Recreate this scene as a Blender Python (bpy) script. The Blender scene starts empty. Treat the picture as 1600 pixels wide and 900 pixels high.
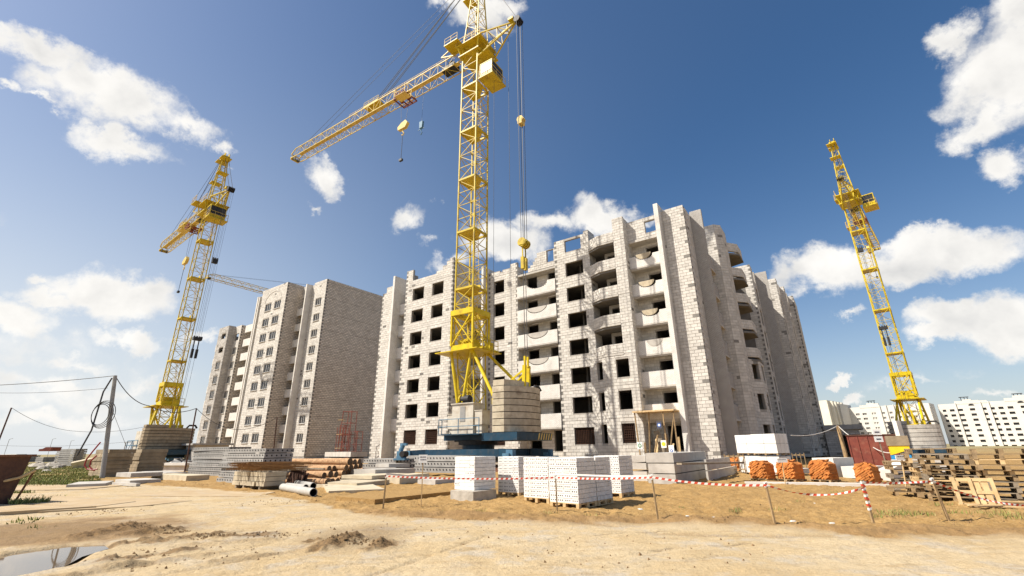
import bpy, math, random
import numpy as np
from mathutils import Vector, Matrix
R = math.radians
random.seed(7)
scn = bpy.context.scene
col = scn.collection

# ---------------------------------------------------------------- camera
F = 711.0                      # focal length in pixels of the 1600 x 900 photograph (16 mm lens)
PITCH, ROLL, EYE = R(19.479), R(0.684), 1.6
cp, sp, cr, sr = math.cos(PITCH), math.sin(PITCH), math.cos(ROLL), math.sin(ROLL)
FW = Vector((0, cp, sp)); UP0 = Vector((0, -sp, cp)); RT0 = Vector((1, 0, 0))
RT = RT0 * cr - UP0 * sr
UPV = UP0 * cr + RT0 * sr
cam = bpy.data.cameras.new('camera'); cam.lens = 36 * F / 1600; cam.sensor_width = 36
cam.clip_start = 0.05; cam.clip_end = 20000
camo = bpy.data.objects.new('camera', cam); col.objects.link(camo)
M = Matrix.Identity(4)
for i in range(3):
    M[i][0] = RT[i]; M[i][1] = UPV[i]; M[i][2] = -FW[i]
M[0][3], M[1][3], M[2][3] = 0, 0, EYE
camo.matrix_world = M
scn.camera = camo

def ray(px, py):
    return FW + RT * ((px - 800) / F) + UPV * ((450 - py) / F)
def gp(px, py, z=0.0):         # the ground point seen at a pixel of the photograph
    r = ray(px, py); t = (z - EYE) / r.z
    return Vector((r.x * t, r.y * t, z))
def at(px, py, Y):             # the point seen at a pixel, Y metres ahead
    r = ray(px, py); t = Y / r.y
    return Vector((r.x * t, Y, r.z * t + EYE))

# ---------------------------------------------------------------- light, sky, exposure
SUN_EL = R(48.5); SUN_AZ = math.atan2(-0.975, -0.2245)      # azimuth from +Y, clockwise positive towards +X
tosun = Vector((math.sin(SUN_AZ) * math.cos(SUN_EL), math.cos(SUN_AZ) * math.cos(SUN_EL), math.sin(SUN_EL)))
sun = bpy.data.lights.new('sun', 'SUN'); sun.energy = 4.9; sun.angle = R(0.53); sun.color = (1.0, 0.93, 0.82)
suno = bpy.data.objects.new('sun', sun); col.objects.link(suno)
suno.rotation_euler = (-tosun).to_track_quat('-Z', 'Y').to_euler()
scn.view_settings.view_transform = 'Standard'; scn.view_settings.look = 'None'
scn.view_settings.exposure = 0.58; scn.view_settings.gamma = 1.0

W = bpy.data.worlds.new('World'); scn.world = W; W.use_nodes = True
nt = W.node_tree; N = nt.nodes; L = nt.links; N.clear()
def nd(tree, typ, **kw):
    n = tree.nodes.new(typ)
    for k, v in kw.items():
        if k == 'inp':
            for i, val in v.items(): n.inputs[i].default_value = val
        else: setattr(n, k, v)
    return n
sky = nd(nt, 'ShaderNodeTexSky', sky_type='NISHITA', sun_disc=False, sun_elevation=SUN_EL, sun_rotation=SUN_AZ,
         altitude=150, air_density=1.0, dust_density=1.9, ozone_density=2.4)
tc = nd(nt, 'ShaderNodeTexCoord')
def math_n(op, a, b=None, c=None, clamp=False, tree=None):
    t = tree or nt
    n = t.nodes.new('ShaderNodeMath'); n.operation = op; n.use_clamp = clamp
    for i, v in enumerate((a, b, c)):
        if v is None: continue
        if isinstance(v, (int, float)): n.inputs[i].default_value = v
        else: t.links.new(v, n.inputs[i])
    return n.outputs[0]
dirv = tc.outputs['Generated']
def noise_at(vec, scale, detail, rough, dist=0.0):
    n = nd(nt, 'ShaderNodeTexNoise', inp={'Scale': scale, 'Detail': detail, 'Roughness': rough, 'Distortion': dist})
    L.new(vec, n.inputs['Vector']); return n.outputs['Fac']
# fair-weather clouds: (pixel centre, half width, half height, tilt in degrees, weight)
CL = [(60,72,95,34,-24,1),(135,130,85,52,-28,1.1),(200,165,85,55,-20,1.15),(275,195,65,34,-12,1),(195,230,75,26,-15,.9),(30,55,60,26,-10,.8),
 (335,232,24,15,-15,.8),(15,145,30,16,0,.75),(70,162,28,11,0,.6),(512,275,34,34,-25,.85),(495,325,20,11,0,.7),(345,270,22,8,0,.5),
 (640,340,42,22,-20,.7),(670,368,26,11,-10,.6),(684,314,24,9,-20,.5),(745,22,72,32,0,1),(690,2,60,18,0,.9),(795,6,40,22,0,.8),
 (790,380,110,42,8,1.05),(700,398,45,26,0,1),(935,335,72,34,10,1.05),(950,312,26,16,0,.7),(860,348,52,26,0,.9),(1010,350,40,18,0,.5),
 (1560,110,90,84,25,1.2),(1480,70,42,34,20,1),(1595,30,70,46,0,1),(1585,232,44,36,0,1),(1525,180,56,42,0,1),
 (1305,428,92,42,3,1.15),(1480,392,104,46,5,1.2),(1400,425,110,34,0,1.05),(1275,412,58,36,0,1),(1330,495,30,13,0,.8),
 (1535,505,96,46,0,1.2),(1465,535,52,22,0,1),(1590,525,70,40,0,1.1),(1318,588,26,9,0,.8),(1338,620,36,11,0,.8),(1545,612,84,14,0,.75),(1440,600,60,10,0,.5),
 (62,440,32,18,0,.9),(165,462,110,44,0,1.1),(85,468,60,26,0,1),(215,458,60,32,-8,1),(20,500,66,32,0,1),(210,530,64,22,0,.9),(300,525,48,14,0,.8),(110,568,120,18,0,.6),
 (70,600,160,24,0,.7),(230,600,110,22,0,.6),(80,650,200,22,0,.75),(560,470,60,12,0,.35),(60,545,190,40,0,.42),(250,600,130,34,0,.42),(90,620,220,40,0,.5),(1500,590,140,30,0,.4)]
CL += [(-260,300,220,90,-10,1),(-420,560,200,60,0,1),(1980,330,200,90,10,1),(2150,560,220,60,0,1),(330,-420,260,110,20,1),(1250,-500,280,120,-20,1),(800,-1100,300,200,0,1)]
warp = nd(nt, 'ShaderNodeTexNoise', inp={'Scale': 7.0, 'Detail': 8.0, 'Roughness': .66}); L.new(dirv, warp.inputs['Vector'])
wsub = nd(nt, 'ShaderNodeVectorMath', operation='SUBTRACT'); L.new(warp.outputs['Color'], wsub.inputs[0]); wsub.inputs[1].default_value = (.5, .5, .5)
wscl = nd(nt, 'ShaderNodeVectorMath', operation='SCALE', inp={'Scale': .15}); L.new(wsub.outputs[0], wscl.inputs[0])
wadd = nd(nt, 'ShaderNodeVectorMath', operation='ADD'); L.new(dirv, wadd.inputs[0]); L.new(wscl.outputs[0], wadd.inputs[1])
wdir = wadd.outputs[0]
acc = None
for (px, py, a, b, tilt, wgt) in CL:
    d = ray(px, py).normalized()
    right = d.cross(Vector((0, 0, 1))).normalized(); up = right.cross(d)
    tr = R(-tilt)
    r2 = right * math.cos(tr) + up * math.sin(tr); u2 = up * math.cos(tr) - right * math.sin(tr)
    rot = Matrix((r2, u2, -d)).transposed().to_euler()
    k = d.dot(FW) / F                                     # radians-ish per pixel at that place
    m = nd(nt, 'ShaderNodeMapping', vector_type='TEXTURE')
    m.inputs['Location'].default_value = d; m.inputs['Rotation'].default_value = rot
    m.inputs['Scale'].default_value = (a * k * 1.2, b * k * 1.22, 0.25)
    L.new(wdir, m.inputs['Vector'])
    ln = nd(nt, 'ShaderNodeVectorMath', operation='LENGTH'); L.new(m.outputs[0], ln.inputs[0])
    f = math_n('MULTIPLY', math_n('SUBTRACT', 1.0, ln.outputs['Value'], clamp=True), wgt)
    acc = f if acc is None else math_n('SMOOTH_MAX', acc, f, 0.12)
def smooth(v, lo, hi):
    n = nt.nodes.new('ShaderNodeMapRange'); n.interpolation_type = 'SMOOTHSTEP'
    L.new(v, n.inputs[0]); n.inputs[1].default_value = lo; n.inputs[2].default_value = hi
    return n.outputs[0]
def cloud_fbm(vec):
    return math_n('ADD', math_n('MULTIPLY', noise_at(vec, 7.0, 9.0, 0.58, 0.25), 0.8), math_n('MULTIPLY', noise_at(vec, 26.0, 8.0, 0.6), 0.2))
n1 = cloud_fbm(dirv)
off = nd(nt, 'ShaderNodeVectorMath', operation='ADD'); L.new(dirv, off.inputs[0]); off.inputs[1].default_value = tosun * 0.035
s1_ = noise_at(dirv, 8.0, 5.0, .5); s2_ = noise_at(off.outputs[0], 8.0, 5.0, .5)
dens = math_n('ADD', acc, math_n('MULTIPLY', math_n('SUBTRACT', n1, 0.53), 2.3))
has = smooth(acc, 0.10, 0.30)
alpha = math_n('MULTIPLY', math_n('MULTIPLY', smooth(dens, 0.12, 0.66), has), 0.97)
relief = math_n('MULTIPLY', math_n('SUBTRACT', s1_, s2_), .55)
thick = smooth(dens, 0.35, 1.25)
lum = math_n('ADD', math_n('SUBTRACT', 0.98, math_n('MULTIPLY', thick, 0.07)), relief)
lum = math_n('MINIMUM', math_n('MAXIMUM', lum, 0.66), 1.10)
sep = nd(nt, 'ShaderNodeSeparateXYZ'); L.new(dirv, sep.inputs[0])
ccol = nd(nt, 'ShaderNodeMix', data_type='RGBA'); 
L.new(smooth(lum, 0.5, 1.0), ccol.inputs['Factor'])
ccol.inputs['A'].default_value = (0.52, 0.56, 0.62, 1); ccol.inputs['B'].default_value = (1.0, 0.975, 0.93, 1)
cmul = nd(nt, 'ShaderNodeVectorMath', operation='SCALE'); L.new(ccol.outputs['Result'], cmul.inputs[0]); L.new(math_n('MULTIPLY', lum, 8.6), cmul.inputs['Scale'])
# thin veil of haze low over the horizon
low = math_n('SUBTRACT', 1.0, math_n('ABSOLUTE', sep.outputs['Z']), clamp=True)
sdot = nd(nt, 'ShaderNodeVectorMath', operation='DOT_PRODUCT'); L.new(dirv, sdot.inputs[0]); sdot.inputs[1].default_value = tosun
fwd = math_n('MULTIPLY', math_n('MULTIPLY', math_n('POWER', low, 2.6), 1.1), smooth(sdot.outputs['Value'], .05, .68))   # haze is brighter towards the sun
veil = math_n('MINIMUM', math_n('ADD', math_n('MULTIPLY', math_n('POWER', low, 6.5), .72), fwd), .92)
hsv = nd(nt, 'ShaderNodeHueSaturation', inp={'Saturation': 1.24, 'Value': 1.05}); L.new(sky.outputs[0], hsv.inputs['Color'])
mixv = nd(nt, 'ShaderNodeMix', data_type='RGBA'); L.new(veil, mixv.inputs['Factor']); L.new(hsv.outputs[0], mixv.inputs['A']); mixv.inputs['B'].default_value = (6.9, 7.2, 7.4, 1)
mixc = nd(nt, 'ShaderNodeMix', data_type='RGBA'); L.new(alpha, mixc.inputs['Factor']); L.new(mixv.outputs['Result'], mixc.inputs['A']); L.new(cmul.outputs[0], mixc.inputs['B'])
bg = nd(nt, 'ShaderNodeBackground', inp={'Strength': 0.079}); L.new(mixc.outputs['Result'], bg.inputs['Color'])
wo = nd(nt, 'ShaderNodeOutputWorld'); L.new(bg.outputs[0], wo.inputs['Surface'])

# ---------------------------------------------------------------- materials
MATS = {}
def pmat(name, c1, c2=None, scale=3.0, rough=0.85, bump=0.0, island=0.0, objr=0.0, metal=0.0, detail=5.0, lo=0.35, hi=0.68,
         stain=None, stain_scale=0.5, stain_amt=0.0, bscale=None, spec=0.35, bdist=0.02):
    m = bpy.data.materials.new(name); m.use_nodes = True; t = m.node_tree
    b = t.nodes['Principled BSDF']; b.inputs['Roughness'].default_value = rough; b.inputs['Metallic'].default_value = metal
    b.inputs['Specular IOR Level'].default_value = spec
    g = t.nodes.new('ShaderNodeNewGeometry'); P = g.outputs['Position']
    c2 = c2 or tuple(x * 0.8 for x in c1)
    n = nd(t, 'ShaderNodeTexNoise', inp={'Scale': scale, 'Detail': detail, 'Roughness': 0.6}); t.links.new(P, n.inputs['Vector'])
    mr = nd(t, 'ShaderNodeMapRange'); t.links.new(n.outputs['Fac'], mr.inputs[0]); mr.inputs[1].default_value = lo; mr.inputs[2].default_value = hi
    mx = nd(t, 'ShaderNodeMix', data_type='RGBA'); t.links.new(mr.outputs[0], mx.inputs['Factor'])
    mx.inputs['A'].default_value = (*c1, 1); mx.inputs['B'].default_value = (*c2, 1)
    c = mx.outputs['Result']
    if stain_amt:
        n2 = nd(t, 'ShaderNodeTexNoise', inp={'Scale': stain_scale, 'Detail': 7.0, 'Roughness': 0.65}); t.links.new(P, n2.inputs['Vector'])
        mr2 = nd(t, 'ShaderNodeMapRange'); t.links.new(n2.outputs['Fac'], mr2.inputs[0]); mr2.inputs[1].default_value = 0.52; mr2.inputs[2].default_value = 0.72; mr2.inputs[4].default_value = stain_amt
        mx2 = nd(t, 'ShaderNodeMix', data_type='RGBA'); t.links.new(mr2.outputs[0], mx2.inputs['Factor']); t.links.new(c, mx2.inputs['A']); mx2.inputs['B'].default_value = (*stain, 1)
        c = mx2.outputs['Result']
    if island or objr:
        f = None
        if island: f = math_n('MULTIPLY', g.outputs['Random Per Island'], 1.0, tree=t)
        if objr:
            oi = t.nodes.new('ShaderNodeObjectInfo')
            f = oi.outputs['Random'] if f is None else math_n('FRACT', math_n('ADD', f, oi.outputs['Random'], tree=t), tree=t)
        amt = max(island, objr)
        v = math_n('ADD', math_n('MULTIPLY', math_n('SUBTRACT', f, 0.5, tree=t), 2 * amt, tree=t), 1.0, tree=t)
        sc = nd(t, 'ShaderNodeVectorMath', operation='SCALE'); t.links.new(c, sc.inputs[0]); t.links.new(v, sc.inputs['Scale'])
        c = sc.outputs[0]
    t.links.new(c, b.inputs['Base Color'])
    if bump:
        nb = nd(t, 'ShaderNodeTexNoise', inp={'Scale': bscale or scale * 6, 'Detail': 6.0, 'Roughness': 0.65}); t.links.new(P, nb.inputs['Vector'])
        bp = nd(t, 'ShaderNodeBump', inp={'Strength': bump, 'Distance': bdist}); t.links.new(nb.outputs['Fac'], bp.inputs['Height']); t.links.new(bp.outputs[0], b.inputs['Normal'])
    MATS[name] = m
    return m
pmat('block', (.63, .597, .545), (.51, .482, .435), 2.2, .93, .35, island=.11, stain=(.40, .37, .33), stain_scale=.35, stain_amt=.5)
pmat('block_single', (.63, .597, .545), (.51, .482, .435), 2.2, .93, .35, objr=.11, stain=(.42, .39, .35), stain_scale=.45, stain_amt=.32)
pmat('block_dark', (.24, .225, .20), (.17, .16, .15), 3, .95, .3, island=.2)
pmat('block_brown', (.66, .59, .505), (.57, .50, .42), 1.4, .93, .3, island=.14, stain=(.40, .345, .29), stain_scale=.3, stain_amt=.5)
pmat('block_grey', (.47, .445, .41), (.38, .355, .325), 1.4, .93, .3, island=.16, stain=(.26, .24, .22), stain_scale=.4, stain_amt=.4)
pmat('mortar', (.40, .37, .33), (.32, .295, .26), 4, .95, .3)
pmat('mortar_dark', (.25, .22, .185), (.2, .175, .15), 4, .95, .3)
pmat('concrete', (.52, .49, .44), (.42, .39, .35), 1.6, .9, .25, objr=.08, stain=(.30, .27, .24), stain_scale=.8, stain_amt=.5)
pmat('concrete_white', (.68, .65, .60), (.58, .55, .50), 1.5, .9, .2, objr=.05, stain=(.42, .38, .33), stain_scale=.7, stain_amt=.45)
pmat('concrete_grey', (.345, .335, .315), (.265, .258, .245), 2.0, .9, .35, objr=.13, stain=(.22, .21, .2), stain_scale=1.3, stain_amt=.55)
pmat('concrete_brown', (.36, .285, .19), (.24, .185, .12), 2.0, .92, .4, objr=.15, stain=(.16, .13, .10), stain_scale=1.2, stain_amt=.6)
pmat('concrete_cream', (.56, .485, .35), (.44, .37, .26), 2.2, .9, .3, objr=.1, stain=(.36, .29, .20), stain_scale=1.0, stain_amt=.5)
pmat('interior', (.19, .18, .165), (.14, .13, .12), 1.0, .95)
pmat('counterweight', (.52, .455, .34), (.39, .335, .245), 2.2, .92, .35, objr=.12, stain=(.22, .17, .12), stain_scale=1.3, stain_amt=.75)
pmat('hollow', (.02, .02, .022), (.015, .015, .016), 3, 1.0)
pmat('yellow', (.58, .43, .014), (.42, .30, .014), 1.2, .5, objr=.04, stain=(.20, .11, .035), stain_scale=2.2, stain_amt=.8)
pmat('yellow_bright', (.68, .51, .008), (.52, .385, .008), 1.0, .42, stain=(.26, .15, .03), stain_scale=1.8, stain_amt=.7)
pmat('jib_yellow', (.62, .46, .08), (.50, .36, .05), 1.2, .55, stain=(.25, .14, .05), stain_scale=2.0, stain_amt=.75)
pmat('yellow_faded', (.70, .52, .16), (.58, .40, .09), 1.0, .6, stain=(.34, .21, .08), stain_scale=1.8, stain_amt=.45)
pmat('blue_steel', (.011, .05, .09), (.008, .035, .062), 1.5, .5, stain=(.10, .09, .08), stain_scale=2.0, stain_amt=.5)
pmat('blue_faded', (.10, .22, .32), (.06, .14, .22), 2, .6)
pmat('black_steel', (.018, .018, .02), (.03, .027, .025), 3, .6)
pmat('cable', (.035, .035, .04), (.05, .05, .05), 5, .55)
pmat('cabin_metal', (.58, .54, .46), (.46, .41, .33), 1.6, .6, stain=(.34, .22, .12), stain_scale=1.6, stain_amt=.45)
pmat('glass', (.05, .05, .05), (.03, .032, .035), 2, .25, spec=.2)
pmat('window_white', (.66, .64, .60), (.60, .58, .55), 3, .4)
pmat('red_oxide', (.22, .055, .035), (.15, .035, .025), 2, .7, stain=(.33, .16, .10), stain_scale=3, stain_amt=.5)
pmat('red_cable', (.30, .015, .02), (.3, .015, .02), 3, .45)
pmat('rust', (.21, .095, .05), (.13, .06, .035), 4, .85, .3, stain=(.07, .045, .035), stain_scale=1.6, stain_amt=.6)
pmat('rust_dark', (.115, .055, .035), (.07, .035, .025), 4, .8, .3, stain=(.20, .10, .05), stain_scale=2.5, stain_amt=.5)
pmat('rebar', (.36, .21, .085), (.22, .12, .05), 6, .8, island=.3)
pmat('wood_new', (.62, .45, .24), (.50, .34, .165), 5, .75, .25, objr=.12, bscale=30)
pmat('wood_old', (.38, .265, .14), (.23, .155, .08), 5, .85, .35, objr=.2, bscale=30, stain=(.16, .12, .08), stain_scale=2, stain_amt=.5)
pmat('wood_grey', (.29, .24, .175), (.20, .16, .115), 5, .9, .35, objr=.2, bscale=30)
pmat('bark', (.54, .34, .18), (.33, .185, .095), 7, .9, .8, objr=.14, stain=(.14, .08, .05), stain_scale=6, stain_amt=.8)
pmat('log_end', (.13, .085, .05), (.075, .05, .033), 9, .95, .3, objr=.2)
pmat('pipe', (.43, .42, .385), (.36, .35, .32), 2, .5, objr=.06, stain=(.4, .35, .28), stain_scale=2, stain_amt=.5)
pmat('brick_white', (.80, .785, .755), (.70, .685, .65), 5, .9, .2, objr=.05, stain=(.55, .5, .44), stain_scale=2.2, stain_amt=.35)
pmat('brick_hole', (.10, .095, .09), (.07, .065, .06), 5, 1)
pmat('brick_orange', (.54, .205, .05), (.38, .13, .03), 5, .9, .2, objr=.24, stain=(.40, .16, .06), stain_scale=6, stain_amt=.4)
pmat('aerated', (.78, .76, .72), (.70, .68, .635), 2, .95, .2, objr=.05, stain=(.55, .5, .43), stain_scale=1.5, stain_amt=.35)
pmat('tape_white', (.80, .77, .72), (.70, .67, .62), 4, .6)
pmat('tape_red', (.62, .07, .035), (.50, .06, .03), 4, .6)
pmat('sign_white', (.82, .82, .80), (.75, .75, .73), 4, .6)
pmat('sign_ink', (.09, .09, .12), (.07, .07, .09), 4, .7)
pmat('sign_green', (.12, .38, .20), (.1, .3, .16), 4, .6)
pmat('sign_yellow', (.78, .66, .05), (.7, .58, .05), 4, .6)
pmat('sign_blue', (.03, .12, .42), (.03, .1, .35), 4, .6)
pmat('paint_blue', (.03, .30, .62), (.03, .25, .52), 2, .5)
pmat('paint_yellow', (.86, .60, .02), (.75, .5, .02), 2, .5)
pmat('far_white', (.66, .63, .575), (.60, .57, .52), .25, .9)
pmat('far_cream', (.72, .665, .56), (.64, .59, .49), .25, .9)
pmat('far_dark', (.03, .03, .03), (.02, .02, .022), .5, .5)
pmat('far_roof', (.20, .17, .15), (.15, .13, .12), .5, .8)
pmat('truck_blue', (.03, .10, .24), (.02, .07, .16), 1, .5)
pmat('rubble', (.46, .42, .36), (.33, .30, .25), 4, .95, .6, objr=.25, bscale=12, bdist=.05)
pmat('rope_light', (.62, .60, .56), (.5, .48, .45), 5, .7)
pmat('grass_blade', (.16, .20, .04), (.25, .25, .08), .7, .8, island=.35)
pmat('straw', (.36, .30, .13), (.22, .23, .08), .7, .8, island=.35)

def panel_mat(name, ca, cb, mort, bw, bh):
    """small silicate bricks of the balcony fronts: too small to tell apart from the camera, so only a relief"""
    m = pmat(name, ca, cb, 1.6, .9, 0, stain=(.42, .39, .34), stain_scale=.6, stain_amt=.4)
    t = m.node_tree; b = t.nodes['Principled BSDF']
    tcn = t.nodes.new('ShaderNodeTexCoord'); s = t.nodes.new('ShaderNodeSeparateXYZ'); t.links.new(tcn.outputs['Object'], s.inputs[0])
    cx = t.nodes.new('ShaderNodeCombineXYZ'); t.links.new(math_n('ADD', s.outputs[0], s.outputs[1], tree=t), cx.inputs[0]); t.links.new(s.outputs[2], cx.inputs[1])
    br = nd(t, 'ShaderNodeTexBrick', inp={'Scale': 1.0, 'Mortar Size': .012, 'Brick Width': bw, 'Row Height': bh, 'Color1': (1, 1, 1, 1), 'Color2': (.9, .9, .9, 1), 'Mortar': (*mort, 1)})
    t.links.new(cx.outputs[0], br.inputs['Vector'])
    src = b.inputs['Base Color'].links[0].from_socket
    mx = nd(t, 'ShaderNodeMix', data_type='RGBA', blend_type='MULTIPLY', inp={'Factor': 1.0}); t.links.new(src, mx.inputs['A']); t.links.new(br.outputs['Color'], mx.inputs['B'])
    t.links.new(mx.outputs['Result'], b.inputs['Base Color'])
    bp = nd(t, 'ShaderNodeBump', inp={'Strength': .6, 'Distance': .015}); t.links.new(br.outputs['Color'], bp.inputs['Height']); t.links.new(bp.outputs[0], b.inputs['Normal'])
panel_mat('silicate', (.80, .775, .73), (.70, .675, .63), (.62, .6, .57), .26, .1)
pmat('slab_sandy', (.46, .355, .22), (.38, .27, .15), .9, .95, .4, stain=(.40, .36, .29), stain_scale=1.2, stain_amt=.6, bscale=9)
panel_mat('silicate_shaded', (.50, .475, .44), (.43, .405, .375), (.45, .43, .4), .26, .1)  # same white brick, darkened to put the side wing's shade into its colour

# ---------------------------------------------------------------- mesh helpers
class MB:
    def __init__(s): s.v = []; s.f = []; s.m = []
    def quadbox(s, p8, m=0, skip=()):
        b = len(s.v); s.v += [tuple(p) for p in p8]
        for i, q in enumerate(((0,3,2,1),(4,5,6,7),(0,1,5,4),(1,2,6,5),(2,3,7,6),(3,0,4,7))):
            if i in skip: continue
            s.f.append(tuple(b + k for k in q)); s.m.append(m)
    def box(s, x0, x1, y0, y1, z0, z1, m=0, skip=()):
        s.quadbox(((x0,y0,z0),(x1,y0,z0),(x1,y1,z0),(x0,y1,z0),(x0,y0,z1),(x1,y0,z1),(x1,y1,z1),(x0,y1,z1)), m, skip)
    def obox(s, c, ex, ey, ez, m=0):
        c = Vector(c); ex = Vector(ex) / 2; ey = Vector(ey) / 2; ez = Vector(ez) / 2
        s.quadbox((c-ex-ey-ez, c+ex-ey-ez, c+ex+ey-ez, c-ex+ey-ez, c-ex-ey+ez, c+ex-ey+ez, c+ex+ey+ez, c-ex+ey+ez), m)
    def bar(s, p, q, w, h=None, m=0, up=(0, 0, 1)):
        p = Vector(p); q = Vector(q); d = q - p
        if d.length < 1e-6: return
        h = h or w; a = d.normalized(); u = Vector(up)
        if abs(a.dot(u)) > .98: u = Vector((1, 0, 0))
        sx = a.cross(u).normalized(); sy = sx.cross(a)
        s.obox((p + q) / 2, d, sx * w, sy * h, m)
    def tube(s, pts, r, n=6, m=0, cap=True, r2=None):
        pts = [Vector(p) for p in pts]; b = len(s.v); k = len(pts)
        pu = None
        for i, p in enumerate(pts):
            d = (pts[min(i+1, k-1)] - pts[max(i-1, 0)]).normalized()
            if pu is None:
                pu = d.orthogonal().normalized()
            pu = (pu - d * d.dot(pu)).normalized(); pv = d.cross(pu)
            rr = r if r2 is None else r + (r2 - r) * i / (k - 1)
            for j in range(n):
                a = 2 * math.pi * j / n
                s.v.append(tuple(p + pu * (rr * math.cos(a)) + pv * (rr * math.sin(a))))
        for i in range(k - 1):
            for j in range(n):
                j2 = (j + 1) % n
                s.f.append((b+i*n+j, b+i*n+j2, b+(i+1)*n+j2, b+(i+1)*n+j)); s.m.append(m)
        if cap:
            s.f.append(tuple(b + j for j in reversed(range(n)))); s.m.append(m)
            s.f.append(tuple(b + (k-1)*n + j for j in range(n))); s.m.append(m)
    def prism(s, poly, axis, a0, a1, m=0, mcap=None):
        """poly: list of 2D points, extruded along axis ('x','y','z') from a0 to a1"""
        n = len(poly); b = len(s.v)
        def P(u, v, a): return {'x': (a, u, v), 'y': (u, a, v), 'z': (u, v, a)}[axis]
        for a in (a0, a1): s.v += [P(u, v, a) for u, v in poly]
        s.f.append(tuple(b + i for i in range(n))); s.m.append(m if mcap is None else mcap)
        s.f.append(tuple(b + n + i for i in reversed(range(n)))); s.m.append(m if mcap is None else mcap)
        for i in range(n):
            j = (i + 1) % n
            s.f.append((b+i, b+n+i, b+n+j, b+j)); s.m.append(m)
    def quad(s, a, b_, c, d, m=0):
        b = len(s.v); s.v += [tuple(a), tuple(b_), tuple(c), tuple(d)]; s.f.append((b, b+1, b+2, b+3)); s.m.append(m)
    def mesh(s, name, mats, smooth=False):
        me = bpy.data.meshes.new(name); me.from_pydata(s.v, [], s.f)
        for x in ([mats] if isinstance(mats, str) else mats): me.materials.append(MATS[x])
        if any(s.m): me.polygons.foreach_set('material_index', s.m)
        if smooth: me.polygons.foreach_set('use_smooth', [True] * len(me.polygons))
        me.update()
        return me
    def build(s, name, mats, parent=None, smooth=False, kind=None):
        return link(name, s.mesh(name, mats, smooth), parent, kind)
def fix(me):
    import bmesh
    bm = bmesh.new(); bm.from_mesh(me); bmesh.ops.recalc_face_normals(bm, faces=bm.faces); bm.to_mesh(me); bm.free()
def link(name, me, parent=None, kind=None, loc=None, rot=None):
    o = bpy.data.objects.new(name, me); col.objects.link(o)
    if parent: o.parent = parent
    if kind: o['kind'] = kind
    if loc is not None: o.location = loc
    if rot is not None: o.rotation_euler = rot
    return o
def tag(o, label, cat, group=None):
    o['label'] = label; o['category'] = cat
    if group: o['group'] = group
    return o
def thing(name, label, cat, loc=(0, 0, 0), rz=0.0, group=None):
    o = bpy.data.objects.new(name, None); col.objects.link(o); o.empty_display_size = .2
    o.location = loc; o.rotation_euler = (0, 0, rz)
    return tag(o, label, cat, group)
def dup(root, loc, rz, label, group=None, tilt=(0, 0)):
    r = root.copy(); col.objects.link(r); r.location = loc; r.rotation_euler = (tilt[0], tilt[1], rz); r['label'] = label
    if group: r['group'] = group
    for ch in root.children:
        c = ch.copy(); col.objects.link(c); c.parent = r
        for g in ch.children:
            d = g.copy(); col.objects.link(d); d.parent = c
    return r
ORD = ['lowest', 'second', 'third', 'fourth', 'fifth', 'sixth', 'seventh', 'eighth', 'ninth', 'tenth', 'eleventh', 'twelfth']
def nth(i, n):
    return 'lowest' if i == 0 else 'topmost' if i == n - 1 else ORD[i] + ' from the bottom'

# ---------------------------------------------------------------- ground: one sheet to the horizon
def vnoise(x, y, seed=0):
    xi = np.floor(x).astype(np.int64); yi = np.floor(y).astype(np.int64); fx = x - xi; fy = y - yi
    fx = fx * fx * (3 - 2 * fx); fy = fy * fy * (3 - 2 * fy)
    def h(a, b):
        n = (a * 374761393 + b * 668265263 + seed * 974711) & 0x7fffffff
        n = ((n ^ (n >> 13)) * 1274126177) & 0x7fffffff
        return ((n ^ (n >> 16)) & 0xffff) / 65535.0
    return (h(xi, yi) * (1-fx) + h(xi+1, yi) * fx) * (1-fy) + (h(xi, yi+1) * (1-fx) + h(xi+1, yi+1) * fx) * fy
def fbm(x, y, oct=4, seed=0):
    s = 0; a = .5; t = 0
    for i in range(oct):
        s = s + a * vnoise(x * 2**i, y * 2**i, seed + i); t += a; a *= .55
    return s / t
def sstep(v, lo, hi):
    t = np.clip((v - lo) / (hi - lo), 0, 1); return t * t * (3 - 2 * t)
def poly_mask(x, y, poly, soft=.25):
    """about 1 inside a polygon, fading over soft metres outside"""
    ins = np.zeros(x.shape, bool); dmin = np.full(x.shape, 1e9)
    n = len(poly)
    for i in range(n):
        x0, y0 = poly[i]; x1, y1 = poly[(i+1) % n]
        c = ((y0 > y) != (y1 > y)) & (x < (x1 - x0) * (y - y0) / (y1 - y0 + 1e-12) + x0); ins ^= c
        dx, dy = x1 - x0, y1 - y0; t = np.clip(((x-x0)*dx + (y-y0)*dy) / (dx*dx + dy*dy + 1e-9), 0, 1)
        dmin = np.minimum(dmin, np.hypot(x - x0 - t*dx, y - y0 - t*dy))
    return np.where(ins, 1.0, 1 - sstep(dmin, 0, soft)), np.where(ins, dmin, -dmin)
def pxpoly(pts): return [tuple(gp(*p)[:2]) for p in pts]
road_edge = sorted([tuple(gp(*p)[:2]) for p in ((-120,748),(40,750),(150,753),(300,762),(430,775),(520,791),(590,806),(700,809),(760,812),(860,820),(1000,817),(1150,819),(1290,831),(1360,839),(1450,834),(1600,838),(1900,842))])
puddle_poly = pxpoly(((-160,872),(0,868),(40,860),(100,852),(150,850),(156,855),(118,866),(92,880),(40,893),(-20,906),(-160,930)))
grass_poly = pxpoly(((-140,724),(60,721),(150,727),(160,741),(108,756),(30,762),(-140,768)))
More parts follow.
